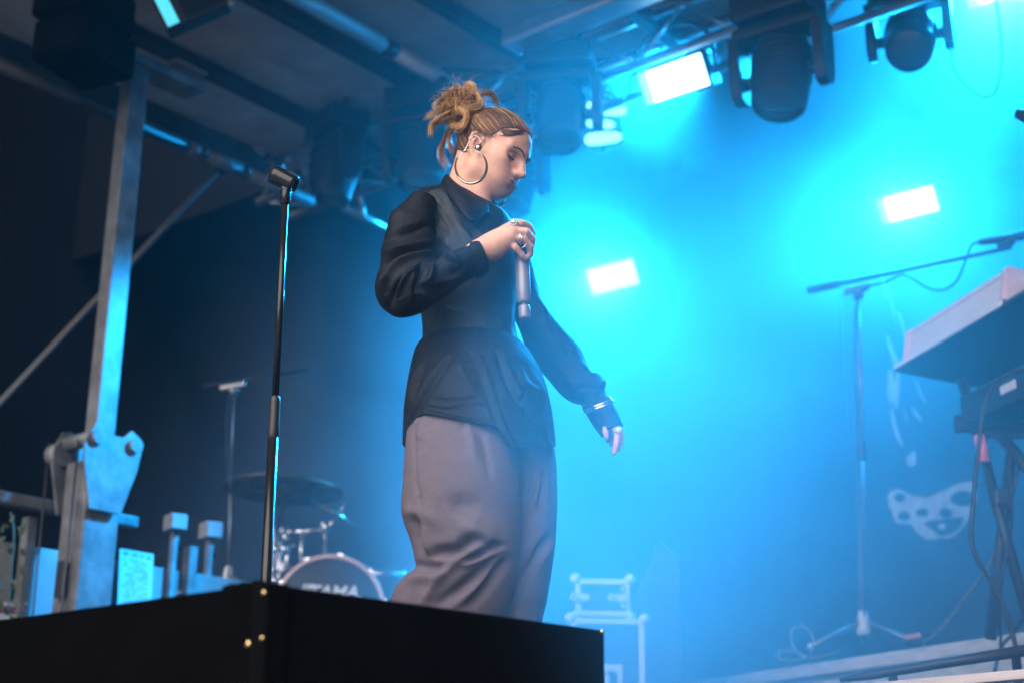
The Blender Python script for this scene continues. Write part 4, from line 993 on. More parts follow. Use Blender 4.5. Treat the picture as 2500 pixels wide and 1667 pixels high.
for i,(x0,y0,x1,y1,lab) in enumerate(((406,1256,450,1296,'pale junction box on the left of two posts'),(492,1275,536,1316,'pale junction box on the right of two posts, next to the thin boom stand'))):
    a=at(x0,y0,7.2+i*.3);b=at(x1,y1,7.2+i*.3); w_=(b.x-a.x);h_=(a.z-b.z);c=(a+b)/2
    t=thing('junction_box',lab,'junction box',frame(Vector((c.x,c.y,b.z))),'pale boxes on posts by the side wall')
    Xb=Vector((.82,.57,0));Yb=Vector((-.57,.82,0))
    MB().box(c,(w_*.95,.10,h_),(Xb,Yb,UP),bev=.008).build('housing',M_SIDEPL,t)
    MB().box(c-Yb*.052,(w_*.8,.008,h_*.86),(Xb,Yb,UP),bev=.002).build('lid',M_SIDEPL,t)
    MB().cyl(Vector((c.x,c.y,.0)),Vector((c.x,c.y,b.z)),.02,10).build('post',M_GALV,t)
    MB().cyl(c+Xb*.01-UP*(h_/2),c+Xb*.03-UP*(h_/2+.09),.008,8).build('cable_gland',M_BLACK,t)
# leafy sprig over the pale panel at the lower left
M_LEAF=mat('dark_leaf',(.02,.04,.018),.6,var=.3)
m=MB();rnd=random.Random(5)
stem=[at(20,1500,6.0),at(28,1400,6.0),at(34,1300,6.0),at(26,1250,6.0)]
m.tube(spline(stem,6),.004,6)
sp_=spline(stem,6)
for k in range(34):
    c=sp_[rnd.randrange(len(sp_))]+Vector((rnd.uniform(-.09,.07),rnd.uniform(-.05,.05),rnd.uniform(-.04,.04))); d=Vector((rnd.uniform(-1,1),rnd.uniform(-.4,.4),rnd.uniform(-1,.5))).normalized(); u=d.cross(Vector((rnd.uniform(-.3,.3),1,rnd.uniform(-.3,.3)))).normalized(); L_=rnd.uniform(.025,.05)
    m.add([c-d*L_*.5,c+u*L_*.28-d*L_*.1,c+u*L_*.2+d*L_*.25,c+d*L_*.55,c-u*L_*.2+d*L_*.25,c-u*L_*.28-d*L_*.1],[(0,1,2,3),(0,3,4,5)])
o=m.build('leafy_plant',M_LEAF,fix=False); tag(o,'dark leafy sprig in front of the pale side panel at the lower left','plant')

# ------------------------------------------------------------------ loudspeakers and lamp at the upper left
pa=thing('line_array','black line array of stacked loudspeakers hanging in the dark at the upper left','loudspeaker',frame(at(225,-40,6.1),rz=-.5))
pac=at(205,-40,6.1); Xa=Vector((.9,-.43,0));Ya=Vector((.43,.9,0))
for k in range(4):
    c=pac+UP*(.30-.21*k)+Ya*(.02*k*k*.3)
    MB().box(c,(.31,.36,.20),(Xa,Ya,UP),bev=.012).build('cabinet',M_BLACKCAB,pa)
    MB().box(c-Ya*.185,(.28,.012,.17),(Xa,Ya,UP),bev=.004).build('grille',M_BLACKCAB,pa)
MB().cyl(pac+UP*.2,Vector((pac.x,pac.y,4.6)),.02,8).build('hanging_bar',M_BLACK,pa)
fa,fb,fc=at(405,70,6.0),at(556,4,6.0),at(372,0,6.0)
fx=(fb-fa).normalized(); fz=(fc-fa); fz=(fz-fx*fz.dot(fx)).normalized(); fy=fz.cross(fx)
if fy.dot(CF)<0: fy=-fy
fw=(fb-fa).length; fh=.20
fx_=thing('strobe_bar','black finned strobe with a cyan block of diodes cut by the top edge','stage light',Matrix.Translation(fa))
fcn=fa+fx*fw/2+fz*fh/2
MB().box(fcn+fy*.06,(fw,.10,fh),(fx,fy,fz),bev=.01).build('housing',M_BLACK,fx_)
M_CYANROW=mat('cyan_diodes',(.1,.4,.45),.4,emis=(.08,.62,.80),estr=1.0)
m=MB()
for r_ in range(14):
    for c_ in range(5): m.box(fa+fx*(.018+.0115*c_)+fz*(.012+.0125*r_)+fy*.006,(.0095,.012,.0085),(fx,fy,fz))
m.build('diode_block',M_CYANROW,fx_)
for k in range(13): MB().box(fa+fx*(fw*.6+.02)+fz*(.014+.014*k)+fy*.003,(fw*.66,.010,.004),(fx,fy,fz)).build('fin',M_DARKMET,fx_)
MB().box(fa+fx*(fw+.012)+fz*.02+fy*.05,(.03,.05,.05),(fx,fy,fz),bev=.006).build('side_knob',M_STEEL,fx_)

# ------------------------------------------------------------------ moving lights on the truss
M_MH=mat('moving_light_body',(.014,.014,.015),.5,bump=.1,bscale=90)
M_LENS=mat('dark_lens',(.04,.05,.06),.08,spec=.8,coat=.6)
def moving_head(label,x,y,Y,sc=1.0,pan=0.0,tilt=0.0,top=None):
    c=at(x,y,Y); M=Matrix.Translation(c)@Matrix.Rotation(-R(YAW)+pan,4,'Z'); t=thing('moving_light',label,'stage light',M,'moving lights hanging from the truss')
    Xm,Ym=M.col[0].xyz,M.col[1].xyz
    b0=.24*sc
    MB().box(c+UP*(b0+.075*sc),(.36*sc,.27*sc,.13*sc),(Xm,Ym,UP),bev=.018*sc).build('base',M_MH,t)
    m=MB()
    for s in(-1,1): m.cyl(c+Xm*(.10*s*sc)+UP*(b0+.13*sc),c+Xm*(.10*s*sc)+UP*(b0+.25*sc),.018*sc,8)
    m.build('clamps',M_MH,t)
    MB().box(c+UP*(b0-.025*sc),(.40*sc,.17*sc,.06*sc),(Xm,Ym,UP),bev=.02*sc).build('yoke',M_MH,t)
    for s in(-1,1):
        prof=[(-.075*sc,b0-.03*sc),(.075*sc,b0-.03*sc),(.07*sc,-.02*sc),(.05*sc,-.085*sc),(0,-.10*sc),(-.05*sc,-.085*sc),(-.07*sc,-.02*sc)]
        MB().prism(prof,c+Xm*(s*.195*sc-.026*sc),Ym,UP,.052*sc).build('yoke_arm',M_MH,t,bevel=.008*sc)
        MB().cyl(c+Xm*(s*.13*sc),c+Xm*(s*.17*sc),.03*sc,10).build('pivot',M_MH,t)
    A=(Ym*-math.cos(tilt)-UP*math.sin(tilt))
    prof=[(0,-.215),(.07,-.21),(.105,-.19),(.128,-.13),(.132,-.02),(.130,.06),(.122,.15),(.118,.172),(.104,.175)]
    h=MB().lathe([(r*sc,z*sc) for r,z in prof],c,A,28).build('head',M_MH,t)
    MB().lathe([(.104*sc,.165*sc),(.08*sc,.176*sc),(.04*sc,.184*sc),(0,.187*sc)],c,A,24).build('lens',M_LENS,t)
    ri=MB()
    for k in range(5): ri.lathe([(.131*sc,(-.12+k*.035)*sc),(.136*sc,(-.115+k*.035)*sc),(.131*sc,(-.11+k*.035)*sc)],c,A,24)
    ri.build('cooling_ribs',M_MH,t)
    if top: MB().cyl(c+UP*(b0+.2*sc),Vector((c.x,c.y,top)),.02,8).build('drop_pipe',M_BLACK,t)
    return t
moving_head('large dark moving light right beside the forehead of the singer',1368,285,6.95,1.0,.5,R(74))
moving_head('dark moving light half hidden behind the head of the singer',1035,385,7.5,1.08,.25,R(78))
moving_head('dark moving light in front of the short tube, leftmost on the truss',818,425,7.9,.98,-.3,R(80))
moving_head('nearest hanging moving light, its head between two long yoke arms',1908,185,6.1,1.06,.1,R(74),4.0)
moving_head('moving light near the top right corner with a wide gap below its yoke',2222,95,6.5,.95,.3,R(50),4.0)
moving_head('moving light peeping out behind the face and chin of the singer',1258,455,8.5,1.0,.2,R(75),4.0)
bl=thing('blinder_light','bright three lobed lamp glowing beside the large moving light','stage light',frame(at(1470,300,7.7)))
M_LOBE=mat('glowing_lobe',(.3,.5,.6),.4,emis=(.25,.80,1.0),estr=1.5)
for x0,y0,x1,y1,r_ in((1440,262,1530,272,.042),(1438,300,1500,306,.030),(1436,342,1518,334,.040)):
    a=at(x0,y0,7.7);b=at(x1,y1,7.7); MB().tube([a-(b-a)*.10,a,a*.6+b*.4,b*.85+a*.15,b],[r_*.4,r_*.85,r_*.9,r_*.75,r_*.35],14).build('lit_lobe',M_LOBE,bl)
MB().box(at(1470,300,7.95),(.20,.16,.30),AX,bev=.02).build('housing',M_MH,bl)
MB().cyl(at(1470,255,7.98),Vector((at(1470,255,7.98).x,at(1470,255,7.98).y,3.75)),.018,8).build('drop_pipe',M_BLACK,bl)

_bp=at(1490,352,6.6); _bt=at(300,1180,6.6)
la=bpy.data.lights.new('blinder_lamp','SPOT'); la.energy=1500.0; la.color=CYAN; la.spot_size=R(46); la.spot_blend=.7; la.shadow_soft_size=.10
lo=bpy.data.objects.new('blinder_lamp',la); COL.objects.link(lo); lo.parent=bl; lo.matrix_local=FR[bl.name].inverted()@(Matrix.Translation(_bp)@(_bp-_bt).to_track_quat('Z','Y').to_matrix().to_4x4())
def cable(name,label,pts,r,mat_=None,n=8,cat='cable'):
    o=MB().tube(spline([at(*p) for p in pts],7),r,n).build(name,mat_ or M_BLACK); return tag(o,label,cat)
M_RUBBER=mat('black_rubber',(.015,.015,.016),.55)
cable('cable','black cable strung along the top of the truss and sagging at its left end',[(636,372,8.55),(668,330,8.52),(720,300,8.4),(800,262,8.25),(900,225,8.0),(1000,186,7.75),(1090,163,7.55),(1180,140,7.4),(1330,92,7.2)],.017,M_RUBBER)
cable('cable','thin black cable drooping from the long round tube to the lit panel',[(975,70,7.3),(1000,110,7.35),(1050,148,7.4),(1140,172,7.45),(1250,172,7.4),(1350,158,7.3),(1450,148,7.1),(1570,138,6.95)],.008,M_RUBBER)
cable('cable','loose loop of cable hanging below the top right moving light',[(2320,120,6.6),(2328,165,6.6),(2352,205,6.6),(2395,236,6.6),(2430,225,6.6),(2446,150,6.6),(2440,60,6.6),(2428,-20,6.6)],.007,M_RUBBER)
# clutter at the left end of the truss
jb=thing('corner_block','cluster of steel plates and grey boxes at the left end of the truss','truss corner',frame(at(720,330,8.6)))
for x0,y0,x1,y1 in((690,296,716,338),(721,288,752,330)):
    a=at(x0,y0,8.4);b=at(x1,y1,8.4); MB().box((a+b)/2,(b.x-a.x,.06,a.z-b.z),None,bev=.006).build('grey_box',M_WHITEPL,jb)
def gus(pts,Y):
    q=[at(x,y,Y) for x,y in pts]; n=CF*.012; m=len(q)
    return MB().add(q+[p+n for p in q],[tuple(range(m)),tuple(range(m,2*m))]+[(i,(i+1)%m,m+(i+1)%m,m+i) for i in range(m)])
for pts in (((725,388),(770,375),(748,402),(776,420),(762,452),(738,428)),((610,350),(672,330),(640,385)),((690,395),(722,390),(730,412),(700,420))): gus(pts,8.5).build('gusset_plate',M_STEEL,jb)
ring_=[at(655,312,8.5)+Vector((math.cos(a)*.035,0,math.sin(a)*.035)) for a in np.linspace(0,2*math.pi,18)[:-1]]
MB().tube(ring_,.006,8,closed=True).build('shackle',M_DARKMET,jb)
for a,b in(((648,420),(700,460)),((655,395),(690,440))): MB().cyl(at(*a,8.4),at(*b,8.4),.022,10).build('coupler',M_STEEL,jb)
tubeP([(640,425,8.3),(646,436,8.3)],.028,'red_tape',mat('red_tape',(.35,.03,.04),.5),jb)
sr=thing('side_tube','bright aluminium tube crossing behind the shoulder of the singer','tube',frame(at(860,510,9.0)))
tubeP([(700,430,8.75),(860,516,9.0),(965,566,9.25)],.03,'pipe',M_STEEL,sr,14); tubeP([(872,396,9.2),(885,530,9.0)],.02,'upright',M_STEEL,sr,10)

# ------------------------------------------------------------------ microphone stand in front of the singer
MY=3.22
ms=thing('microphone_stand','empty black microphone stand with a clip on top, left of the singer','microphone stand',frame(Vector((at(645,1440,MY).x,MY,0))))
M_STANDB=mat('black_chromed_tube',(.03,.03,.032),.22,.6,var=.1)
b0=at(648,1440,MY); t0=at(696,498,MY); dirn=(t0-b0).normalized(); base=b0-dirn*(b0.z/dirn.z)
pc=at(668,972,MY); pb=at(663,1058,MY)
fr=lambda p:base+dirn*((p.z-base.z)/dirn.z)
MB().cyl(base,fr(pb),.0120,24).build('lower_tube',M_STANDB,ms)
MB().lathe([(0.0121,-.01),(.0135,-.004),(.0140,.0),(.0125,.02),(.0122,.075),(.0115,.085),(.008,.088)],fr(pb),dirn,24).build('clutch',M_BLACK,ms)
MB().cyl(fr(pc),t0,.0083,24).build('upper_tube',M_STANDB,ms)
MB().lathe([(.0085,-.002),(.0115,.0),(.0118,.03),(.0105,.034),(.0105,.036)],t0,dirn,24).build('thread_collar',M_STANDB,ms)
sw=t0+dirn*.045; m=MB()
for s in(-1,1): m.box(sw+Vector((0,s*.0085,.004)),(.017,.005,.036),None,bev=.003)
m.cyl(sw+Vector((0,-.013,.006)),sw+Vector((0,.013,.006)),.0048,12); m.build('swivel',M_STANDB,ms)
# open clip barrel
ca,cb=at(668,424,MY),at(722,452,MY); cx=(cb-ca).normalized(); cl=(cb-ca).length; upn=(UP-cx*UP.dot(cx)).normalized(); sd_=cx.cross(upn)
V=[];na=26;nl=6
for j in range(nl+1):
    w=j/nl; r_=.0215-.002*w
    for k in range(na+1):
        a=R(-250)+R(320)*k/na; V.append(ca+cx*cl*w+upn*(math.sin(a)*r_)+sd_*(math.cos(a)*r_)-upn*.002)
o=MB().add(V,[(j*(na+1)+k,j*(na+1)+k+1,(j+1)*(na+1)+k+1,(j+1)*(na+1)+k) for j in range(nl) for k in range(na)],True).build('clip',M_STANDB,ms,fix=False)
q=o.modifiers.new('thick','SOLIDIFY'); q.thickness=.003; q.offset=0
m=MB(); m.prism([(-.014,.030),(.016,.030),(.008,.0),(-.008,.0)],sw+Vector((0,-.006,.004)),cx,upn,-.012); m.build('clip_neck',M_STANDB,ms)
MB().lathe([(0,0),(.12,0),(.125,.008),(.11,.018),(.03,.028),(.014,.034)],base,UP,36).build('base',M_BLACK,ms)

# ------------------------------------------------------------------ black stage monitor in the foreground
c0=at(648,1421,2.1); MZ=c0.z
c1=atz(1478,1537,MZ); c2=atz(-60,1519,MZ)
e1=(c1-c0); e1.z=0; w1=e1.length; e1.normalize(); e2=(c2-c0); e2.z=0; w2=e2.length; e2.normalize()
mon=thing('stage_monitor','black stage loudspeaker standing corner first in the foreground, out of focus','loudspeaker',frame(Vector((c0.x,c0.y,0))))
hgt=MZ
m=MB(); q=[c0,c1,c1+e2*w2,c0+e2*w2]; lowq=[Vector((p.x,p.y,.0)) for p in q]; hiq=[Vector((p.x,p.y,MZ)) for p in q]
m.add(lowq+hiq,[(0,1,2,3),(4,5,6,7),(0,1,5,4),(1,2,6,5),(2,3,7,6),(3,0,4,7)]); m.build('cabinet',M_BLACKCAB,mon,bevel=.006)
nl_=Vector((e2.y,-e2.x,0)); 
if nl_.dot(CF)>0: nl_=-nl_
nr_=Vector((e1.y,-e1.x,0))
if nr_.dot(CF)>0: nr_=-nr_
gr=MB()
nb=90
for k in range(nb):                      # pressed grille bars, their ends notch the top edge
    p=c0+e2*(.03+(w2-.05)*k/nb); gr.box(Vector((p.x,p.y,MZ/2))+nl_*.001,(.004,.0025,MZ-.004),(e2,nl_,UP))
gr.build('grille',M_BLACKCAB,mon)
for k in range(7):
    p=c0+e2*(.02+.013*k)+e1*.01; MB().ball(Vector((p.x,p.y,MZ+.0015)),.007+.002*(k%2),8,(1,1,.7)).build('corner_stud',M_BLACKCAB,mon)
M_SCREW=mat('brass_screw',(.75,.55,.25),.15,1.0)
def scr(x,y,e,nn,r_,mat_):
    d=ray(x,y); n_=nn; t_=((c0-CO).dot(n_))/d.dot(n_); p=CO+d*t_
    MB().lathe([(0,.004),(r_*.7,.0035),(r_,.001),(r_,-.002)],p,n_,12).build('screw',mat_,mon)
for x,y,r_ in((645,1446,.0045),(606,1571,.006),(641,1557,.004)): scr(x,y,e2,nl_ if x<648 else nr_,r_,M_SCREW)
scr(1470,1541,e1,nr_,.004,M_SCREW)
sh_=MB(); p=c0+e1*.02; sh_.box(Vector((p.x,p.y,MZ/2))+nr_*.002,(.035,.006,MZ),(e1,nr_,UP)); sh_.build('corner_profile',M_BLACKCAB,mon)

# ------------------------------------------------------------------ rear riser
RISE=.70
ra,rb=atz(1690,1662,RISE),atz(2500,1541,RISE); rd=(rb-ra).normalized(); rn=Vector((-rd.y,rd.x,0)); rn=rn if rn.y>0 else -rn
A0=ra-rd*1.6; A1=rb+rd*1.4; RLn=(A1-A0).length
riser=thing('stage_riser','low riser with white metal edging under the boom stand and keyboards','riser',frame(Vector((A0.x,A0.y,0))))
M_EDGE=mat('worn_white_edging',(.72,.72,.74),.45,.15,var=.25,scale=12,bump=.2,detail=8,stretch=(1,1,6))
mid=(A0+A1)/2
AXR=(rd,rn,UP)
def along(off,z,depth,h,name,mat_,bev=.004): MB().box(Vector((mid.x,mid.y,0))+rn*off+UP*z,(RLn,depth,h),AXR,bev=bev).build(name,mat_,riser)
along(1.30,RISE-.012,2.5,.020,'top_board',M_DECK,0)
along(.024,RISE-.030,.05,.058,'edge_profile',M_EDGE)
along(.040,RISE-.064,.05,.012,'groove',M_BLACK,0)
along(.020,RISE-.073,.05,.010,'trim_strip',M_STEEL,.002)
along(.030,RISE-.155,.04,.150,'fascia',M_EDGE)
along(.050,(RISE-.24)/2,.02,RISE-.25,'skirt',M_CURTAIN,0)
# drum riser
dc=at(805,1485,7.9)
dr=MB().box(Vector((dc.x-.1,dc.y+.7,.35)),(2.6,2.2,.70),None,bev=.01).build('drum_riser',M_DECK); tag(dr,'dark boxed riser that carries the drum kit','riser')

# ------------------------------------------------------------------ drum kit
M_COPPER=mat('rose_hoop',(.75,.50,.44),.35,.2,var=.1); M_DHEAD=mat('dark_drum_head',(.012,.013,.016),.45,var=.1); M_CYMB=mat('bronze_cymbal',(.55,.42,.30),.28,.9,var=.2,scale=8)
M_SHELL=mat('black_drum_shell',(.03,.03,.035),.25,coat=.4); M_LETTER=mat('white_lettering',(.85,.85,.85),.5,var=.03)
bd=thing('bass_drum','bass drum with a rose coloured hoop and white TAMA lettering behind the foreground monitor','bass drum',frame(Vector((dc.x,dc.y,.70))))
BR=.282; an=Vector((.10,-.98,.08)).normalized()      # the front head looks at the audience
MB().lathe([(BR-.012,.0),(BR-.012,-.36)],dc,an,48).build('shell',M_SHELL,bd)
MB().lathe([(BR-.010,.012),(BR+.012,.012),(BR+.014,-.03),(BR-.010,-.03),(BR-.010,.012)],dc,an,56).build('hoop',M_COPPER,bd)
MB().lathe([(0,.004),(BR-.04,.004),(BR-.012,.0)],dc,an,48).build('drum_head',M_DHEAD,bd)
ux=UP.cross(an).normalized()
if ux.x<0: ux=-ux
uz=an.cross(ux); 
if uz.z<0: uz=-uz
for k in range(10):
    a=2*math.pi*(k+.25)/10; p=dc+ux*(math.cos(a)*(BR+.012))+uz*(math.sin(a)*(BR+.012))
    m=MB(); m.box(p-an*.02,(.035,.06,.026),(ux*-math.sin(a)+uz*math.cos(a),an,ux*math.cos(a)+uz*math.sin(a)),bev=.006); m.cyl(p-an*.05,p-an*.12,.006,8); m.build('claw',M_CHROME,bd)
tcu=bpy.data.curves.new('t','FONT'); tcu.body='TAMA.'; tcu.size=.098; tcu.shear=.22; tcu.extrude=.002; tcu.align_x='CENTER'; tcu.offset=.0028
tob=bpy.data.objects.new('t',tcu); COL.objects.link(tob); dg=bpy.context.evaluated_depsgraph_get(); me=bpy.data.meshes.new_from_object(tob.evaluated_get(dg)); bpy.data.objects.remove(tob)
fx0=frame(dc,mat=Matrix((ux,uz,an)).transposed().to_4x4())
fx0=Matrix.Translation(dc+an*.007+uz*.055+ux*.022)@Matrix((ux,uz,an)).transposed().to_4x4()
me.transform(FR[bd.name].inverted()@fx0); me.materials.clear(); me.materials.append(M_LETTER)
lo_=bpy.data.objects.new('lettering',me); COL.objects.link(lo_); lo_.parent=bd
lg=MB()
for k in range(3):
    o_=dc+an*.007+uz*.058-ux*(.165-.021*k); w_=.013
    lg.prism([(0,0),(w_,0),(w_+.024,.07),(.024,.07)],o_,ux,uz,.003)
lg.build('emblem_bars',M_LETTER,bd)
for s in(-1,1): MB().cyl(dc+ux*(BR*.8*s)-an*.1-uz*.12,Vector((dc.x,dc.y,.705))+ux*(.40*s)-an*.05,.010,8).build('spur',M_CHROME,bd)
def cymbal_mesh(c,n,r,dome=.03):
    return MB().lathe([(.008,dome),(.02,dome-.002),(.045,dome-.010),(.055,dome-.018),(r*.6,dome-.024),(r,.0),(r,-.0015),(r*.6,dome-.027),(.05,dome-.022),(.008,dome-.004)],c,n,48)
def cymbal_stand(label,px,py,Y,r,n,foot=None,dome=.03,arm=None):
    c=at(px,py,Y); n=Vector(n).normalized(); f_=foot or Vector((c.x,c.y,.70))
    t=thing('cymbal_stand',label,'cymbal',frame(Vector((f_.x,f_.y,.70))),'cymbals of the drum kit')
    cymbal_mesh(c,n,r,dome).build('cymbal',M_CYMB,t)
    MB().cyl(c+n*(dome-.02),c+n*(dome+.055),.005,10).build('wing_nut',M_CHROME,t)
    MB().lathe([(0.004,dome+.004),(.016,dome+.006),(.016,dome+.014),(.004,dome+.016)],c,n,14).build('felt',M_BLACK,t)
    if arm:
        a=at(*arm); MB().cyl(c-n*.01,a,.009,10).build('boom_arm',M_CHROME,t); MB().ball(a,.022,10).build('tilter',M_CHROME,t); MB().cyl(a,Vector((a.x,a.y,.74)),.012,12).build('pole',M_CHROME,t); f2=Vector((a.x,a.y,.70))
    else:
        MB().cyl(c-n*.01,Vector((f_.x,f_.y,.74)),.011,12).build('pole',M_CHROME,t); f2=Vector((f_.x,f_.y,.70))
    for k in range(3):
        a_=2*math.pi*k/3+.4; MB().cyl(f2+UP*.22,f2+Vector((math.cos(a_)*.26,math.sin(a_)*.26,.012)),.009,8).build('leg',M_CHROME,t)
    return t
cymbal_stand('large flat ride cymbal behind the microphone stand',692,1196,8.3,.345,(.02,.06,1),dome=.045)
cymbal_stand('tilted crash cymbal catching cyan light above the bass drum',826,1256,8.0,.17,(.50,-.12,.86),dome=.02,arm=(795,1292,8.0))
tk=thing('tom_rack','chrome rack of clamps and tubes beside the bass drum','drum hardware',frame(Vector((at(675,1440,8.0).x,8.0,.70))))
for a,b,r_ in(((672,1262,8),(668,1440,8),.020),((740,1295,8),(733,1372,7.95),.011),((700,1300,8),(800,1290,8),.010),((690,1292,8),(705,1320,8),.012),((702,1330,8),(700,1400,8),.014),((690,1350,8),(690,1425,8),.010),((662,1345,8),(720,1330,8),.010),((668,1395,8),(715,1385,8),.012)):
    tubeP([a,b],r_,'rack_tube',M_CHROME,tk)
for x,y,r_ in((690,1294,.018),(697,1310,.020),(708,1297,.016),(672,1340,.030),(694,1340,.024),(665,1392,.032),(690,1392,.020),(795,1286,.022),(788,1278,.014),(670,1418,.028),(735,1368,.018)):
    MB().ball(at(x,y,7.98),r_,10).build('clamp',M_CHROME,tk)
tom=thing('floor_tom','dim floor tom partly hidden behind the bass drum','drum',frame(Vector((at(905,1430,8.6).x,8.6,.70))))
fc_=at(925,1450,8.5); MB().lathe([(.19,.10),(.19,-.28)],fc_,UP,32).build('shell',M_SHELL,tom); MB().lathe([(.19,.11),(.2,.11),(.2,.07),(.19,.07)],fc_,UP,32).build('hoop',M_CHROME,tom); MB().lathe([(0,.09),(.188,.09)],fc_,UP,32).build('drum_head',M_LETTER,tom)
for k in range(3): a_=2*math.pi*k/3; MB().cyl(fc_+Vector((math.cos(a_)*.2,math.sin(a_)*.2,0)),Vector((fc_.x+math.cos(a_)*.2,fc_.y+math.sin(a_)*.2,.70)),.008,8).build('leg',M_CHROME,tom)

# ------------------------------------------------------------------ boom stands
def boom_stand(label,foot,joint,tail,tip,Y,r=.012,lab2=None,legs=((-.28,-.12),(.22,-.2),(.05,.3))):
    f_=at(*foot,Y);j=at(*joint,Y);tl=at(*tail,Y);tp=at(*tip)
    f_.z=max(f_.z,.0); t=thing('boom_stand',label,'microphone stand',frame(f_))
    mid_=f_*.45+j*.55
    MB().cyl(f_+UP*.16,mid_,r*1.15,14).build('lower_tube',M_STAND2,t); MB().lathe([(r*1.2,-.06),(r*1.6,-.05),(r*1.6,.03),(r*1.1,.05)],mid_,(j-f_),14).build('clutch',M_BLACK,t); MB().cyl(mid_,j,r*.8,14).build('upper_tube',M_STAND2,t)
    m=MB(); ax_=(tp-tl).normalized(); m.lathe([(0,-.028),(.022,-.026),(.026,0),(.022,.026),(0,.028)],j,Vector((0,1,0)),18); m.build('swivel',M_STAND2,t)
    MB().box(j+UP*.035+ax_*-.01,(.15,.034,.036),(ax_,Vector((0,1,0)),ax_.cross(Vector((0,1,0))).normalized()),bev=.006).build('arm_block',M_STAND2,t)
    up_=UP*.035
    MB().cyl(tl+up_*.6,tp+up_*.2,r*.72,12).build('boom_arm',M_DARKMET,t); MB().cyl(tl+up_*.6,tl+up_*.6+ax_*.17,r*1.25,14).build('counterweight',M_BLACK,t)
    for dx,dy in legs: MB().cyl(f_+UP*.15,f_+Vector((dx,dy,.012)),.010,8).build('leg',M_STAND2,t); MB().ball(f_+Vector((dx,dy,.012)),.014,8).build('rubber_foot',M_WHITEPL,t)
    MB().lathe([(.010,.20),(.022,.19),(.036,.10),(.030,.08),(.012,.08)],f_,UP,16).build('leg_hub',M_WHITEPL,t)
    return t
M_STAND2=mat('grey_stand_tube',(.24,.24,.25),.35,.6,var=.12)
boom_stand('tall boom microphone stand on the riser in the blue light, right half',(2112,1592),(2096,722),(1974,720),(2470,608,6.3),7.0,.015)
vm=thing('microphone','dark microphone in its clip at the end of the right boom arm','microphone',frame(at(2440,592,6.35)))
tubeP([(2388,592,6.4),(2405,590,6.39),(2440,585,6.35),(2520,572,6.3)],[.012,.016,.019,.025],'body',M_BLACK,vm,16); tubeP([(2436,606,6.35),(2462,598,6.33),(2476,582,6.32)],[.020,.022,.016],'clip',M_BLACK,vm,12)
cable('cable','thin microphone cable looping below the right boom arm',[(2390,592,6.4),(2372,600,6.42),(2356,640,6.45),(2340,680,6.5),(2318,702,6.55),(2290,710,6.6),(2258,700,6.65),(2228,680,6.7),(2200,672,6.72),(2160,690,6.8),(2118,702,6.9),(2092,740,6.97),(2088,900,6.98),(2100,1200,6.98),(2112,1560,6.98)],.006,M_RUBBER)
boom_stand('faint thin boom stand beside the ride cymbal, half lost in the smoke',(553,1470),(571,955),(492,952),(752,905,7.9),8.0,.006)
cable('cable','thin cable hanging from the faint boom stand on the left',[(560,965,7.95),(552,1050,7.95),(556,1150,7.95),(566,1250,7.95),(556,1420,7.95)],.004,M_RUBBER)
ov=thing('microphone','small dark microphone poking in from the right edge of the photo','microphone',frame(at(2495,282,4.6)))
tubeP([(2481,279,4.6),(2485,279,4.6),(2500,284,4.58),(2600,330,4.5)],[.008,.0195,.0215,.020],'body',M_BLACK,ov,18)
tubeP([(2560,312,4.53),(2575,700,4.53),(2580,1560,4.53)],.010,'stand',M_BLACK,ov,10)

# ------------------------------------------------------------------ keyboards on their stand
KA=Vector((.23,-.97,0)).normalized(); KW=Vector((.97,.23,0)).normalized()
M_SYNTHW=mat('white_synth_body',(.85,.80,.82),.42,var=.05); M_SYNTHP=mat('warm_lit_cheek',(.80,.58,.60),.5,var=.05); M_UNDER=mat('dark_underside',(.03,.03,.036),.6)  # pink of the cheeks carries the warm light in its colour
F1=at(2180,906,6.1)
sy=thing('white_synthesizer','white synthesizer with end cheeks tinted pink for warm light tilted up on the top of the keyboard stand','synthesizer',frame(F1))
tl_=(UP*.97-KW*.10).normalized()
MB().prism([(0,.0),(.46,-.05),(.46,-.035),(.012,.018)],F1,KW,UP,-1.6 if KW.cross(UP).dot(KA)<0 else 1.6).build('underside',M_UNDER,sy)
def alongA(poly,t0,t1,name,mat_):
    sgn=1 if KW.cross(UP).dot(KA)>0 else -1
    MB().prism(poly,F1+KA*t0,KW,UP,sgn*(t1-t0)).build(name,mat_,sy,bevel=.006)
alongA([(-.002,.003),(.012,.003),(.020,.026),(.006,.030)],.0,.86,'bottom_lip',M_SYNTHW)
alongA([(.018,.028),(.034,.028),(.062,.145),(.048,.150)],.10,.84,'back_panel',M_SYNTHW)
alongA([(.038,.136),(.076,.136),(.080,.158),(.044,.162)],.08,.86,'top_edge',M_SYNTHW)
alongA([(.062,.136),(.38,.04),(.38,-.02),(.03,.02)],.11,.83,'key_bed',M_UNDER)
for t0,t1 in((.075,.10),(.84,.875)): alongA([(.006,.026),(.05,.028),(.10,.10),(.42,.015),(.42,.06),(.10,.162),(.042,.167),(.026,.145)],t0,t1,'end_cheek',M_SYNTHP)
alongA([(.03,.03),(.10,.03),(.15,.09),(.30,.06),(.30,.085),(.03,.075)],.875,1.02,'handle_bracket',M_SYNTHP)
F2=at(2348,1040,5.6)
kb=thing('black_keyboard','black keyboard on the lower arms of the stand at the right edge of the photo','keyboard',frame(F2))
sg=1 if KW.cross(UP).dot(KA)>0 else -1
MB().prism([(0,0),(.36,0),(.36,.07),(.26,.09),(.012,.125),(0,.115)],F2,KW,UP,sg*1.15).build('body',M_BLACK,kb,bevel=.006)
MB().box(F2+KA*.45+KW*.2+UP*.098,(.15,.8,.012),(KW,KA,UP),bev=.003).build('keys',M_WHITEPL,kb)
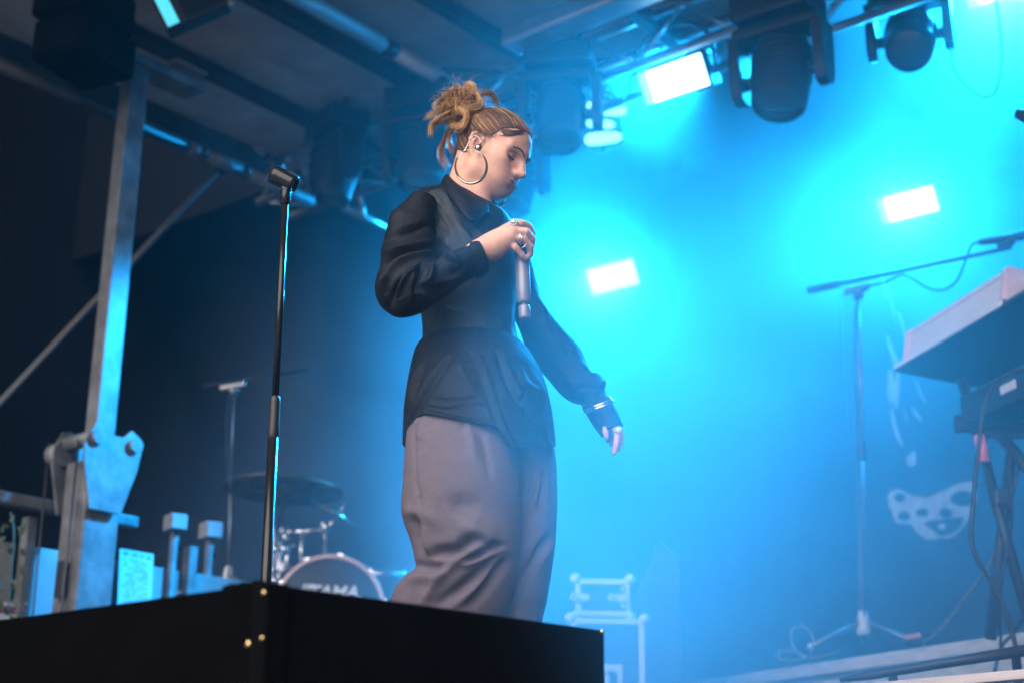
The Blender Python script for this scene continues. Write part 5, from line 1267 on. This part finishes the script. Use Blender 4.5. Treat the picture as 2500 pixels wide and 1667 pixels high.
MB().box(F2+KA*.35-KW*.004+UP*.06,(.008,.10,.035),(KW,KA,UP),bev=.002).build('socket_plate',M_WHITEPL,kb)
ks=thing('keyboard_stand','black two tier keyboard stand with crossed legs standing on the riser','stand',frame(Vector((at(2440,1300,5.6).x,5.6,RISE))))
tubeP([(2330,1034,5.62),(2400,1036,5.6),(2640,1046,5.5)],.036,'foam_arm',M_RUBBER,ks,16)
for a,b,r_ in(((2385,1055,5.6),(2520,1545,5.5),.020),((2470,1085,5.55),(2418,1560,5.6),.022),((2346,925,5.75),(2400,1075,5.7),.022),((2440,1060,5.5),(2560,1200,5.35),.024),((2375,1060,5.6),(2560,1060,5.5),.016)):
    tubeP([a,b],r_,'leg',M_BLACK,ks,12)
MB().box(at(2446,1215,5.56),(.07,.05,.07),None,bev=.01).build('cross_joint',M_BLACK,ks)
tubeP([(2391,1062,5.57),(2403,1128,5.565)],.0225,'pink_tape',mat('pink_tape',(.75,.22,.32),.6),ks,12)
cable('cable','thick black cable sweeping down from the black keyboard',[(2520,900,4.95),(2470,908,5.0),(2432,935,5.0),(2404,990,5.0),(2388,1100,5.0),(2376,1230,5.0),(2372,1310,5.0),(2386,1365,5.0),(2418,1415,5.0),(2446,1470,5.0),(2470,1540,5.0),(2484,1600,5.0),(2496,1680,5.0)],.008,M_RUBBER)
M_BRAID=mat('speckled_braid',(.05,.05,.055),.6,col2=(.38,.30,.30),scale=55,detail=1)
cable('cable','speckled braided cable curving from the keyboard stand down to the riser',[(2492,1110,5.7),(2478,1180,5.75),(2458,1270,5.8),(2420,1370,5.9),(2370,1440,6.1),(2318,1510,6.3),(2275,1556,6.5),(2250,1566,6.7)],.007,M_BRAID)
cable('cable','speckled braided cable lying in loops left of the boom stand foot',[(2050,1592,7.3),(1985,1606,7.4),(1930,1612,7.5),(1900,1606,7.55),(1905,1590,7.6),(1945,1592,7.6),(1972,1600,7.55),(1985,1575,7.5),(1978,1542,7.5),(1952,1528,7.5),(1932,1540,7.5),(1932,1568,7.5),(1948,1592,7.45),(1968,1606,7.4)],.007,M_BRAID)
cable('cable','thin dark cable crossing over the white riser edge at the right',[(2500,1500,5.5),(2478,1540,5.7),(2450,1570,5.75),(2436,1605,5.7),(2428,1640,5.6)],.007,M_RUBBER)
cable('cable','thin cable dropping between the crossed legs of the keyboard stand',[(2462,1090,5.45),(2470,1230,5.45),(2464,1330,5.5),(2444,1410,5.5),(2440,1480,5.5),(2444,1590,5.6)],.006,M_RUBBER)
ps=thing('power_strip','small power strip with a salmon label on the riser edge','power strip',frame(at(2240,1556,6.75)))
pq=at(2243,1556,6.75); MB().box(pq,(.11,.06,.05),(rd,rn,UP),bev=.006).build('body',M_BLACK,ps); 
m=MB()
for k in range(6): m.box(pq+UP*.006-rn*.032+rd*(-.043+.017*k),(.012,.006,.018+.004*(k%2)),(rd,rn,UP))
m.build('label',mat('salmon_label',(.80,.38,.30),.6),ps)
# low black rail and pale plank at the lower right corner
pl=MB().box((at(2080,1684,4.4)+at(2560,1642,4.0))/2,((at(2560,1642,4.0)-at(2080,1684,4.4)).length*1.7,0.10,.026),((at(2560,1642,4.0)-at(2080,1684,4.4)).normalized(),Vector((0,1,0)),UP),bev=.004).build('wooden_step',mat('pale_birch',(.70,.60,.54),.6,var=.15,scale=4,stretch=(1,1,8)))
setframe_obj(pl,frame(at(2300,1665,4.2))); tag(pl,'pale wooden step edge, blurred, in the lower right corner','step')
rl=thing('black_rail','black metal rail lying just above the pale step at the lower right','rail',frame(at(2300,1625,4.5)))
tubeP([(2050,1660,4.6),(2120,1648,4.58),(2300,1618,4.5),(2560,1578,4.4)],[.006,.014,.016,.018],'tube',M_BLACK,rl,12)
for x,y in((2180,1650),(2480,1600)): p=at(x,y,4.5); MB().cyl(Vector((p.x,p.y,0)),p,.014,10).build('foot',M_BLACK,rl)

# ------------------------------------------------------------------ flight cases beside the singer
M_CASE=mat('grey_blue_laminate',(.05,.06,.07),.5,var=.08); M_ALU=mat('case_aluminium',(.80,.78,.80),.45,.1,var=.1)
def flight_case(label,x0,y0,x1,y1,Y,depth,latch=True,handle=False,zb=None,rz=.06):
    a=at(x0,y0,Y);b=at(x1,y0,Y);c=at(x0,y1,Y); w=b.x-a.x; zt=a.z; z0=c.z if zb is None else zb; h=zt-z0
    Xc=Vector((math.cos(rz),math.sin(rz),0));Yc=Vector((-math.sin(rz),math.cos(rz),0)); A=Vector((a.x,a.y,z0)); AXC=(Xc,Yc,UP)
    t=thing('flight_case',label,'flight case',frame(A+Xc*w/2+Yc*depth/2,mat=Matrix.Rotation(rz,4,'Z')),'flight cases beside the singer')
    MB().box(A+Xc*w/2+Yc*depth/2+UP*h/2,(w-.01,depth-.01,h-.01),AXC).build('body',M_CASE,t)
    e=.024
    for nm,cc,sz in (('edge_profile',A+Xc*w/2+UP*(h-e/2),(w,.012,e)),('edge_profile',A+Xc*w/2+UP*(e/2),(w,.012,e)),('edge_profile',A+Xc*(e/2)+UP*h/2,(e,.0121,h-2*e)),('edge_profile',A+Xc*(w-e/2)+UP*h/2,(e,.0121,h-2*e)),
        ('edge_profile',A+Xc*(w-.001)+Yc*depth/2+UP*(h-e/2),(.012,depth-.02,e)),('edge_profile',A+Xc*(w-.001)+Yc*(depth-e/2)+UP*h/2,(.012,e,h-2*e)),('edge_profile',A+Xc*w/2+Yc*(depth/2)+UP*(h+.001),(w-.02,.02,.008))):
        MB().box(cc,sz,AXC,bev=.003).build(nm,M_ALU,t)
    for sx in(0,1):
        for sz in(0,1):
            MB().ball(A+Xc*(sx*w)+UP*(sz*h),.024,10,(1,.9,1)).build('ball_corner',M_ALU,t)
    if latch:
        for sx in(.04,.90): 
            m=MB(); p=A+Xc*(w*sx+ (.02 if sx<.5 else -.02))+UP*h*.48-Yc*.012; m.box(p,(.065,.016,.036),AXC,bev=.010); m.lathe([(.010,0),(.018,.0),(.018,.01),(.010,.01)],p+Xc*(-.035 if sx<.5 else -.035)-Yc*.008,-Yc,14); m.build('butterfly_latch',M_ALU,t)
        for sz in(.27,.72): MB().ball(A+Xc*(w*.86)+UP*h*sz-Yc*.012,.012,8).build('rivet',M_CHROME,t)
    if handle:
        p=A+Xc*(w*.48)+UP*(h-.29)-Yc*.008; MB().box(p,(.135,.012,.21),AXC,bev=.008).build('handle_plate',M_ALU,t); MB().box(p-Yc*.005,(.085,.008,.15),AXC,bev=.01).build('handle_recess',M_CASE,t); MB().cyl(p-Yc*.014-UP*.06,p-Yc*.014+UP*.06,.012,10).build('grip',M_ALU,t)
        for q in(-.08,0,.08): MB().ball(p-Yc*.02+UP*q*.9,.012,8).build('rivet',M_CHROME,t)
    return t
flight_case('tall grey flight case with a sunken handle, standing under a smaller case',1392,1507,1574,1700,6.1,.40,False,True,0.0)
flight_case('small grey flight case with butterfly latches on top of the tall case',1404,1411,1538,1503,6.17,.30)
lid=thing('equipment_case','dark slanted equipment lid behind the small flight case','case',frame(at(1600,1500,7.6)))
MB().prism([(-.12,0),(.14,0),(.17,.29),(.05,.39)],Vector((at(1590,1500,7.6).x,7.6,at(1590,1500,7.6).z)),Vector((1,0,0)),UP,-.07).build('lid',M_CASE,lid,bevel=.01)
MB().box(Vector((at(1590,1500,7.6).x,7.65,at(1590,1500,7.6).z/2)),(.30,.26,at(1590,1500,7.6).z-.004),None,bev=.01).build('body',M_CASE,lid)
rg_=thing('hanging_cloth','small pale cloth strip with a cable hanging by the flight cases','cloth',frame(at(1612,1530,8.2)))
gus(((1610,1455),(1619,1460),(1620,1535),(1602,1528),(1604,1490)),8.2).build('cloth',M_WHITEPL,rg_); tubeP([(1615,1450,8.2),(1616,1535,8.2),(1628,1570,8.2),(1624,1640,8.2),(1624,1700,8.2)],.006,'cable',M_WHITEPL,rg_,8,5); tubeP([(1560,1420,8.3),(1615,1450,8.2)],.004,'cord',M_WHITEPL,rg_,6)

# ------------------------------------------------------------------ printed banner on the backdrop
M_BAN=mat('black_banner_cloth',(.025,.025,.028),.9,spec=.1); M_PRINT=mat('grey_white_print',(.70,.70,.72),.9,var=.25,scale=25,detail=6)
BD=8.1
def bp(x,y,o=0): return atd(x,y,BD-o)
ban=thing('banner','black banner with a faint white bear face and ragged streaks behind the keyboards','banner',frame(bp(2250,1200)))
q=[bp(2060,560),bp(2060,1420),bp(2640,1340),bp(2640,520)]
zt,zb=4.0-.3,.9; l0=ld(bp(2060,900))[0]; l1=ld(bp(2640,900))[0]
MB().box(S((l0+l1)/2,BD+.006,(zt+zb)/2),(l1-l0,.008,zt-zb),AX).build('cloth',M_BAN,ban)
def blob(pts,o,name,mat_,sm=6):
    pl_=catmull([pts[-1]]+list(pts)+[pts[0],pts[1]],np.linspace(1,len(pts)+1,len(pts)*sm+1)[:-1]); v=[bp(x,y,o) for x,y in pl_]; n=len(v)
    MB().add(v+[p-SD*.0015 for p in v],[tuple(range(n)),tuple(range(n,2*n))]+[(i,(i+1)%n,n+(i+1)%n,n+i) for i in range(n)]).build(name,mat_,ban)
def el(cx,cy,rx,ry): return [(cx+rx*math.cos(a),cy+ry*math.sin(a)) for a in np.linspace(0,2*math.pi,9)[:-1]]
blob([(2172,1200),(2195,1193),(2222,1206),(2265,1212),(2300,1198),(2345,1178),(2380,1180),(2386,1215),(2372,1250),(2352,1285),(2325,1310),(2298,1312),(2262,1316),(2235,1295),(2222,1278),(2190,1275),(2178,1250),(2168,1222)],.002,'print',M_PRINT)
for cx,cy,rx,ry in((2197,1213,13,11),(2207,1259,15,12),(2252,1250,15,9),(2310,1252,17,12),(2350,1216,30,19)): blob(el(cx,cy,rx,ry),.005,'print_gap',M_BAN)
blob([(2258,1275),(2290,1268),(2340,1262),(2352,1268),(2335,1295),(2300,1308),(2275,1292)],.005,'print_gap',M_BAN); blob(el(2300,1284,9,8),.008,'print',M_PRINT)
for pts in ([(2170,700),(2182,760),(2188,800),(2178,750)],[(2190,760),(2206,790),(2214,850),(2202,800)],[(2164,815),(2180,850),(2196,890),(2186,900),(2170,850)],[(2172,900),(2184,930),(2190,960),(2176,985),(2166,950)],[(2192,870),(2196,930),(2190,1000),(2184,960)],[(2176,985),(2184,1020),(2194,1055),(2206,1090),(2192,1075),(2178,1035)],[(2205,990),(2216,1030),(2228,1045),(2212,1025)],[(2232,920),(2246,950),(2262,985),(2248,965)],[(2225,992),(2242,1010),(2252,1030),(2236,1015)],[(2150,650),(2160,690),(2166,730),(2156,700)],[(2212,1120),(2232,1100),(2236,1130),(2222,1138)]):
    blob(pts,.002,'print',M_PRINT,4)
